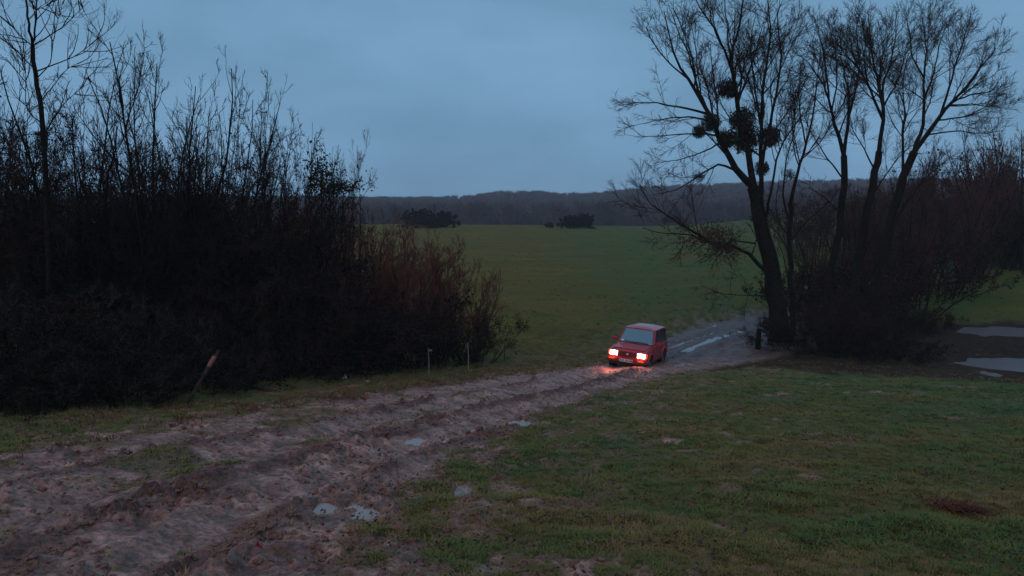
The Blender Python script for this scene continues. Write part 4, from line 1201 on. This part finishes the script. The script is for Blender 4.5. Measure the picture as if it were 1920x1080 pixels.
# bonnet: a raised pressed panel
bm = bmesh.new()
hb = [(-.66, -1.58, .925), (.66, -1.58, .925), (.70, -.72, 1.022), (-.70, -.72, 1.022)]
hv = [bm.verts.new(Vector(p) + Vector((0, 0, .004))) for p in hb]; ht = [bm.verts.new((p[0] * .93, p[1] * .985, p[2] + .035)) for p in hb]
bm.faces.new(ht); bm.faces.new(hv[::-1])
for i in range(4): bm.faces.new([hv[i], hv[(i + 1) % 4], ht[(i + 1) % 4], ht[i]])
bevel(bm, .012); bm_obj('bonnet', bm, M['paint'], car)
# cabin: tapering box with red pillars
B0, B1, T0, T1 = -.66, 1.68, -.16, 1.60      # belt and roof, front and rear y
zb, zt, wb, wt = 1.035, 1.60, .755, .635
bm = bmesh.new()
cb = [bm.verts.new(p) for p in ((-wb, B0, zb), (wb, B0, zb), (wb, B1, zb), (-wb, B1, zb))]
ct = [bm.verts.new(p) for p in ((-wt, T0, zt), (wt, T0, zt), (wt, T1, zt), (-wt, T1, zt))]
bm.faces.new(ct); bm.faces.new(cb[::-1])
for i in range(4): bm.faces.new([cb[i], cb[(i + 1) % 4], ct[(i + 1) % 4], ct[i]])
bevel(bm, .03, 3); bm_obj('cabin', bm, M['paint'], car)
# domed roof
bm = bmesh.new(); nx, ny = 8, 8; grid = []
for j in range(ny + 1):
    row = []
    for i in range(nx + 1):
        u, v = i / nx * 2 - 1, j / ny
        row.append(bm.verts.new((u * (wt - .005), (T0 + .01) + v * (T1 - T0 - .02), zt + .003 + .075 * (1 - u ** 4) * (1 - (2 * v - 1) ** 6) ** .7)))
    grid.append(row)
for j in range(ny):
    for i in range(nx): bm.faces.new([grid[j][i], grid[j][i + 1], grid[j + 1][i + 1], grid[j + 1][i]])
bm_obj('roof', bm, M['paint'], car, True)
# glass: windscreen, side and rear panes, 4 mm proud of the pillars, in black seals
def lerp(a, b, t): return tuple(a[i] + (b[i] - a[i]) * t for i in range(3))
ws = [(-wb, B0, zb), (wb, B0, zb), (wt, T0, zt), (-wt, T0, zt)]
quad_panel('windscreen_seal', ws, .003, M['trim'], car, .075)
wsc = quad_panel('windscreen', ws, .008, M['glass'], car, .11)
sl = lerp(ws[0], ws[3], .14); 
def on_ws(u, v, out=.010):
    a = lerp(ws[0], ws[1], u); b = lerp(ws[3], ws[2], u); p = Vector(lerp(a, b, v))
    nrm = (Vector(ws[1]) - Vector(ws[0])).cross(Vector(ws[3]) - Vector(ws[0])).normalized()
    return p + nrm * out
quad_panel('sticker', [on_ws(.09, .11, .011), on_ws(.15, .11, .011), on_ws(.145, .21, .011), on_ws(.085, .21, .011)], .002, M['plate'], wsc)
for (u0, u1) in ((.18, .52), (.50, .84)):
    bm = bmesh.new(); a, b = on_ws(u0, .12, .022), on_ws(u1, .085, .022)
    v_, f_ = tubes(np.array([[list(a), list((a + b) / 2), list(b)]]), np.full((1, 3), .012), 5)
    add('wiper', mesh_np('wiper', v_, [f_], M['trim']), car)
for s in (-1, 1):
    def sp_(y, t): return (s * (wb + (wt - wb) * t), y, zb + (zt - zb) * t)
    def pane(nm, yb0, yb1, yt0, yt1):
        q = [sp_(yb0, .07), sp_(yb1, .07), sp_(yt1, .88), sp_(yt0, .88)]
        if s < 0: q = [q[1], q[0], q[3], q[2]]
        return quad_panel(nm, q, .006, M['glass'], car)
    pane('side_window', -.50, .42, -.13, .42)
    pane('rear_side_window', .54, 1.56, .54, 1.50)
rq = [(wb, B1, zb), (-wb, B1, zb), (-wt, T1, zt), (wt, T1, zt)]
quad_panel('rear_window', rq, .006, M['glass'], car, .16)
# doors with handle, proud of the body side
for s in (-1, 1):
    x0, x1 = sorted((s * (HW + .001), s * (HW + .012)))
    d_ = boxo('door', M['paint'], car, x0, x1, -.66, .46, .48, 1.0, bev=.005)
    x0, x1 = sorted((s * (HW + .012), s * (HW + .035)))
    boxo('handle', M['trim'], d_, x0, x1, .28, .42, .88, .92, bev=.006)
    x0, x1 = sorted((s * (HW + .001), s * (HW + .018)))
    boxo('side_moulding', M['trim'], car, x0, x1, .50, .66, .60, .68, bev=.004)
    # mirror
    bm = bmesh.new(); x0, x1 = sorted((s * .80, s * .99)); box(bm, x0, x1, -.56, -.46, 1.06, 1.20); bevel(bm, .025)
    mr = bm_obj('mirror', bm, M['paint'], car)
    x0, x1 = sorted((s * .72, s * .82)); boxo('mirror_arm', M['trim'], mr, x0, x1, -.53, -.49, 1.07, 1.11, bev=.006)
    # flares over the wheels
    for wy in (WF, WR):
        t = np.linspace(math.pi + .12, -.12, 14)
        P = np.stack([np.full(14, s * (HW + .005)), wy + (AR + .02) * np.cos(t), .40 + (AR + .02) * np.sin(t)], 1)
        v_, f_ = tubes(P[None], np.full((1, 14), .042), 6)
        add('wheel_arch', mesh_np('wheel_arch', v_, [f_], M['paint']), car)
# underside
boxo('underbody', M['under'], car, -.60, .60, -1.62, 1.62, .30, .47, bev=.02)
# front: grille, lamps, bumper, plate
gr_ = boxo('grille', M['trim'], car, -.36, .36, -1.745, -1.70, .665, .845, bev=.008)
for k in range(4): boxo('grille_bar', M['paint'], gr_, -.34, .34, -1.752, -1.74, .69 + k * .042, .700 + k * .042, bev=.002)
boxo('emblem', M['emblem'], gr_, -.045, .045, -1.772, -1.75, .722, .798, bev=.012)
for s in (-1, 1):
    x0, x1 = sorted((s * .40, s * .70))
    hl = boxo('headlight', M['chrome'], car, x0 - .012, x1 + .012, -1.745, -1.70, .655, .855, bev=.008)
    bm = bmesh.new(); rows = []
    for j in range(6):
        row = []
        for i in range(8):
            u, v = i / 7 * 2 - 1, j / 5 * 2 - 1
            row.append(bm.verts.new(((x0 + x1) / 2 + u * (x1 - x0) / 2, -1.747 - .055 * (1 - u ** 4) * (1 - v ** 4), .755 + v * .088)))
        rows.append(row)
    for j in range(5):
        for i in range(7): bm.faces.new([rows[j][i], rows[j][i + 1], rows[j + 1][i + 1], rows[j + 1][i]])
    bm_obj('lens', bm, M['lamp'], hl, True)
    lt_ = bpy.data.lights.new('headlight_beam', 'SPOT'); lt_.energy = 44; lt_.color = (1.0, .20, .14); lt_.spot_size = R(95); lt_.spot_blend = .9; lt_.shadow_soft_size = .08
    lo = bpy.data.objects.new('headlight_beam', lt_); C.objects.link(lo); lo.parent = hl
    lo.location = (s * .55, -1.86, .755); lo.rotation_euler = (R(90 - 16), 0, 0); lo.rotation_euler = Vector((0.12, 1, .15)).to_track_quat('Z', 'Y').to_euler()
    x0, x1 = sorted((s * .71, s * .775)); boxo('corner_light', M['amber'], car, x0, x1, -1.73, -1.62, .665, .845, bev=.008)
bp_ = bmesh.new(); box(bp_, -.80, .80, -1.87, -1.62, .44, .615); bevel(bp_, .035, 3); bumper = bm_obj('bumper', bp_, M['paint'], car)
for s in (-1, 1):
    x0, x1 = sorted((s * .46, s * .70)); boxo('turn_signal', M['amber'], bumper, x0, x1, -1.885, -1.862, .535, .585, bev=.006)
boxo('skirt', M['trim'], car, -.70, .70, -1.80, -1.60, .33, .445, bev=.02)
pl = boxo('number_plate', M['plate'], car, -.26, .26, -1.892, -1.872, .47, .58, bev=.004)
for k, x in enumerate([-.215, -.155, -.095, .0, .06, .12, .18, .225]):
    boxo('plate_mark', M['plate_ink'], pl, x - .018, x + .012 + .008 * (k % 2), -1.896, -1.893, .490 + .008 * (k % 3), .560 - .006 * (k % 2), bev=0)
rb_ = bmesh.new(); box(rb_, -.78, .78, 1.66, 1.84, .48, .62); bevel(rb_, .03); bm_obj('rear_bumper', rb_, M['trim'], car)
# wheels
def lathe(profile, K=24):
    V_, F_ = [], []
    for (r_, x) in profile:
        for k in range(K):
            a = 2 * math.pi * k / K; V_.append((x, r_ * math.cos(a), r_ * math.sin(a)))
    n_ = len(profile)
    for i in range(n_ - 1):
        for k in range(K): F_.append((i * K + k, i * K + (k + 1) % K, (i + 1) * K + (k + 1) % K, (i + 1) * K + k))
    return np.array(V_), np.array(F_)
tv, tf = lathe([(.20, -.09), (.30, -.105), (.335, -.085), (.345, -.04), (.345, .04), (.335, .085), (.30, .105), (.20, .09), (.20, -.09)])
rv, rf = lathe([(.0, .055), (.06, .065), (.09, .045), (.16, .04), (.195, .085), (.205, .088), (.205, -.08)])
tyre_me = mesh_np('tyre', tv, [tf], M['tyre']); rim_me = mesh_np('rim', rv, [rf], M['rim'])
for s in (-1, 1):
    for wy in (WF, WR):
        w_ = add('wheel', None, car, (s * .70, wy, .345), (0, 0, 0 if s > 0 else math.pi))
        add('tyre', tyre_me, w_); add('rim', rim_me, w_)
sw = add('spare_wheel', None, car, (.05, 1.90, .92), (0, 0, math.pi / 2)); add('tyre', tyre_me, sw); add('rim', rim_me, sw)

cg = gnd(1193, 690)
CY = 31.2; CX = (1198 - 960) / FPX * CY
heading = math.atan2(CX, CY)          # view ray to the car
yaw = -heading * 1.0 - R(15)
car.rotation_mode = 'XYZ'
car.rotation_euler = (R(-2.0), R(4.5), yaw)
car.location = (CX, CY, float(macro(CX, CY)) - .15)
car.scale = (.97, .97, .97)

# ------------------------------------------------------------------ small things
def stick(name, pts, r0, r1, mat, label, cat, K=7, group=None, knots=.15, seed=1):
    rg = np.random.default_rng(seed)
    c = resample(pts, 14); rr = np.linspace(r0, r1, 15) * (1 + knots * rg.normal(size=15).clip(-1.5, 1.5))
    b = c[0].copy(); mb = MB(); mb.tubes(c[None] - b, rr[None], K)
    o = add(name, mb.mesh(name, mat), loc=b); tag(o, label, cat, group); return o
d0 = gnd(352, 757)[1]
p0, p1, p2 = at(350, 759, d0), at(382, 704, d0 + .1), at(411, 657, d0 + .25)
o = stick('broken_stick', [p0, p1, p2], .045, .038, M['wood_grey'], 'leaning broken stick with bare reddish wood near its top', 'stick', seed=3)
q0, q1 = at(392, 687, d0 + .08), at(403, 668, d0 + .13)
mb = MB(); c = resample([q0, (q0 + q1) / 2, q1], 4); mb.tubes((c - p0)[None], np.array([[.047, .052, .052, .05, .044]]), 7)
x = add('bare_wood', mb.mesh('bare_wood', M['wood_bare']), o); x["label"] = 'barkless reddish wood'
d1 = gnd(500, 738)[1]
stick('fallen_branch', [at(452, 721, d1 + 1.2), at(480, 727, d1 + .7), at(524, 737, d1 + .1)], .03, .045, M['wood_grey'], 'fallen grey branch lying at the foot of the dark thicket', 'branch', seed=5)
def stake(px, ytop, ybot, w, mat, label, knob=None):
    g = gnd(px, ybot); Y = g[1]
    o = add('fence_stake', None, loc=g); tag(o, label, 'stake', 'fence stakes at the thicket end')
    h = at(px, ytop, Y)[2] - g[2]
    mb = MB(); mb.tubes(np.array([[[0, 0, -.1], [.01, 0, h * .5], [-.015, 0, h]]]), np.array([[w, w, w * .8]]), 7)
    add('shaft', mb.mesh('shaft', mat), o)
    if knob:
        hz = at(px, knob, Y)[2] - g[2]
        bm = bmesh.new(); box(bm, .0, .11, -.025, .025, hz - .03, hz + .03); bevel(bm, .012); bm_obj('insulator', bm, M['stake'], o)
stake(804, 652, 705, .016, M['stake'], 'thin pale fence stake with insulator, leftmost by the thicket end', 657)
stake(878, 643, 698, .017, M['stake'], 'thin pale fence stake without insulator, second by the thicket end')
stake(946, 646, 676, .016, M['wood_grey'], 'short dark fence stake at the right tip of the thicket')
g = gnd(1374, 577); o = add('field_stake', None, loc=g); tag(o, 'small pale stake end alone in the field above the track', 'stake')
mb = MB(); mb.tubes(np.array([[[0, 0, -.1], [0, 0, .12], [.02, 0, .26]]]), np.array([[.03, .03, .03]]), 7); add('shaft', mb.mesh('shaft', M['wood_grey']), o)
bm = bmesh.new(); box(bm, -.05, .07, -.04, .04, .26, .36); bevel(bm, .02); bm_obj('insulator', bm, M['stake'], o)
# gate post stump left of the big trunk
g = gnd(1421, 655); o = add('wooden_post', None, loc=g); tag(o, 'short dark wooden post just left of the mistletoe tree trunk', 'post')
mb = MB(); mb.tubes(np.array([[[0, 0, -.1], [.01, 0, .5], [.03, 0, .92]]]), np.array([[.13, .125, .12]]), 8); add('shaft', mb.mesh('shaft', M['bark']), o)
mb = MB(); a = np.arange(8) * math.pi / 4; vv = np.stack([.03 + .12 * np.cos(a), .12 * np.sin(a), np.full(8, .92)], 1)
mb.put(np.concatenate([vv, [[.03, 0, .96]]]), None, np.stack([np.arange(8), (np.arange(8) + 1) % 8, np.full(8, 8)], 1)); add('cap', mb.mesh('cap', M['bark']), o)
# litter
def litter(px, py, w, h, mat, label, cat, seed):
    rg = np.random.default_rng(seed); g = gnd(px, py); n_ = 7
    bm = bmesh.new(); rows = []
    for j in range(n_):
        rows.append([bm.verts.new(((i / (n_ - 1) - .5) * w + rg.normal(0, w * .05), (j / (n_ - 1) - .5) * w * .7 + rg.normal(0, w * .05), .01 + h * abs(float(rg.normal(0, .6))) * (1 - abs(i / (n_ - 1) * 2 - 1)))) for i in range(n_)])
    for j in range(n_ - 1):
        for i in range(n_ - 1): bm.faces.new([rows[j][i], rows[j][i + 1], rows[j + 1][i + 1], rows[j + 1][i]])
    bmesh.ops.solidify(bm, geom=list(bm.faces), thickness=.004)
    me = bpy.data.meshes.new('litter'); bm.to_mesh(me); bm.free(); me.materials.append(mat)
    o = add('crumpled_litter', me, loc=(g[0], g[1], ground_z(g[0], g[1]))); tag(o, label, cat)
litter(647, 713, .13, .12, M['litter_white'], 'small crumpled white litter at the foot of the thicket, left piece', 'litter', 1)
litter(690, 717, .22, .05, M['litter_white'], 'flat white litter strip at the foot of the thicket, right piece', 'litter', 2)
litter(482, 1031, .055, .03, M['litter_red'], 'tiny red plastic scrap on the mud in the foreground', 'litter', 3)
# matted tuft of dead reddish grass in the pasture
g = gnd(1780, 958); o = add('dead_grass_tuft', None, loc=(g[0], g[1], ground_z(g[0], g[1])))
tag(o, 'flattened tuft of dead reddish brown grass in the right foreground', 'grass tuft')
rg = np.random.default_rng(91); n_ = 170
b = np.stack([rg.normal(0, .10, n_), rg.normal(0, .06, n_), rg.uniform(.015, .045, n_)], 1)
b[:, 1] += -.75 * b[:, 0]
dr = unit(np.stack([rg.normal(.75, .45, n_), rg.normal(-.55, .35, n_), rg.uniform(.05, .55, n_)], 1)); ln = rg.uniform(.09, .22, n_)[:, None]
mid = b + dr * ln * .5 + np.array([0, 0, .035]); tip = b + dr * ln + np.array([0, 0, -.03]); tip[:, 2] = np.maximum(tip[:, 2], .005)
mb = MB(); mb.tubes(np.stack([b, mid, tip], 1), np.tile([.0042, .004, .0015], (n_, 1)), 3)
add('blades', mb.mesh('blades', M['straw']), o)

# ------------------------------------------------------------------ evening haze
bm = bmesh.new(); box(bm, -1150, 1150, -1150, 1150, -60, 42)
hz = bpy.data.materials.new("evening_haze"); hz.use_nodes = True
hn = hz.node_tree.nodes; hn.clear()
ho = hn.new("ShaderNodeOutputMaterial"); pv_ = hn.new("ShaderNodeVolumePrincipled")
pv_.inputs["Color"].default_value = (.84, .93, 1.0, 1); pv_.inputs["Density"].default_value = .00046
hz.node_tree.links.new(pv_.outputs[0], ho.inputs["Volume"])
o = bm_obj('haze', bm, hz, None); tag(o, 'thin bluish evening haze over the fields', None, None, 'stuff')
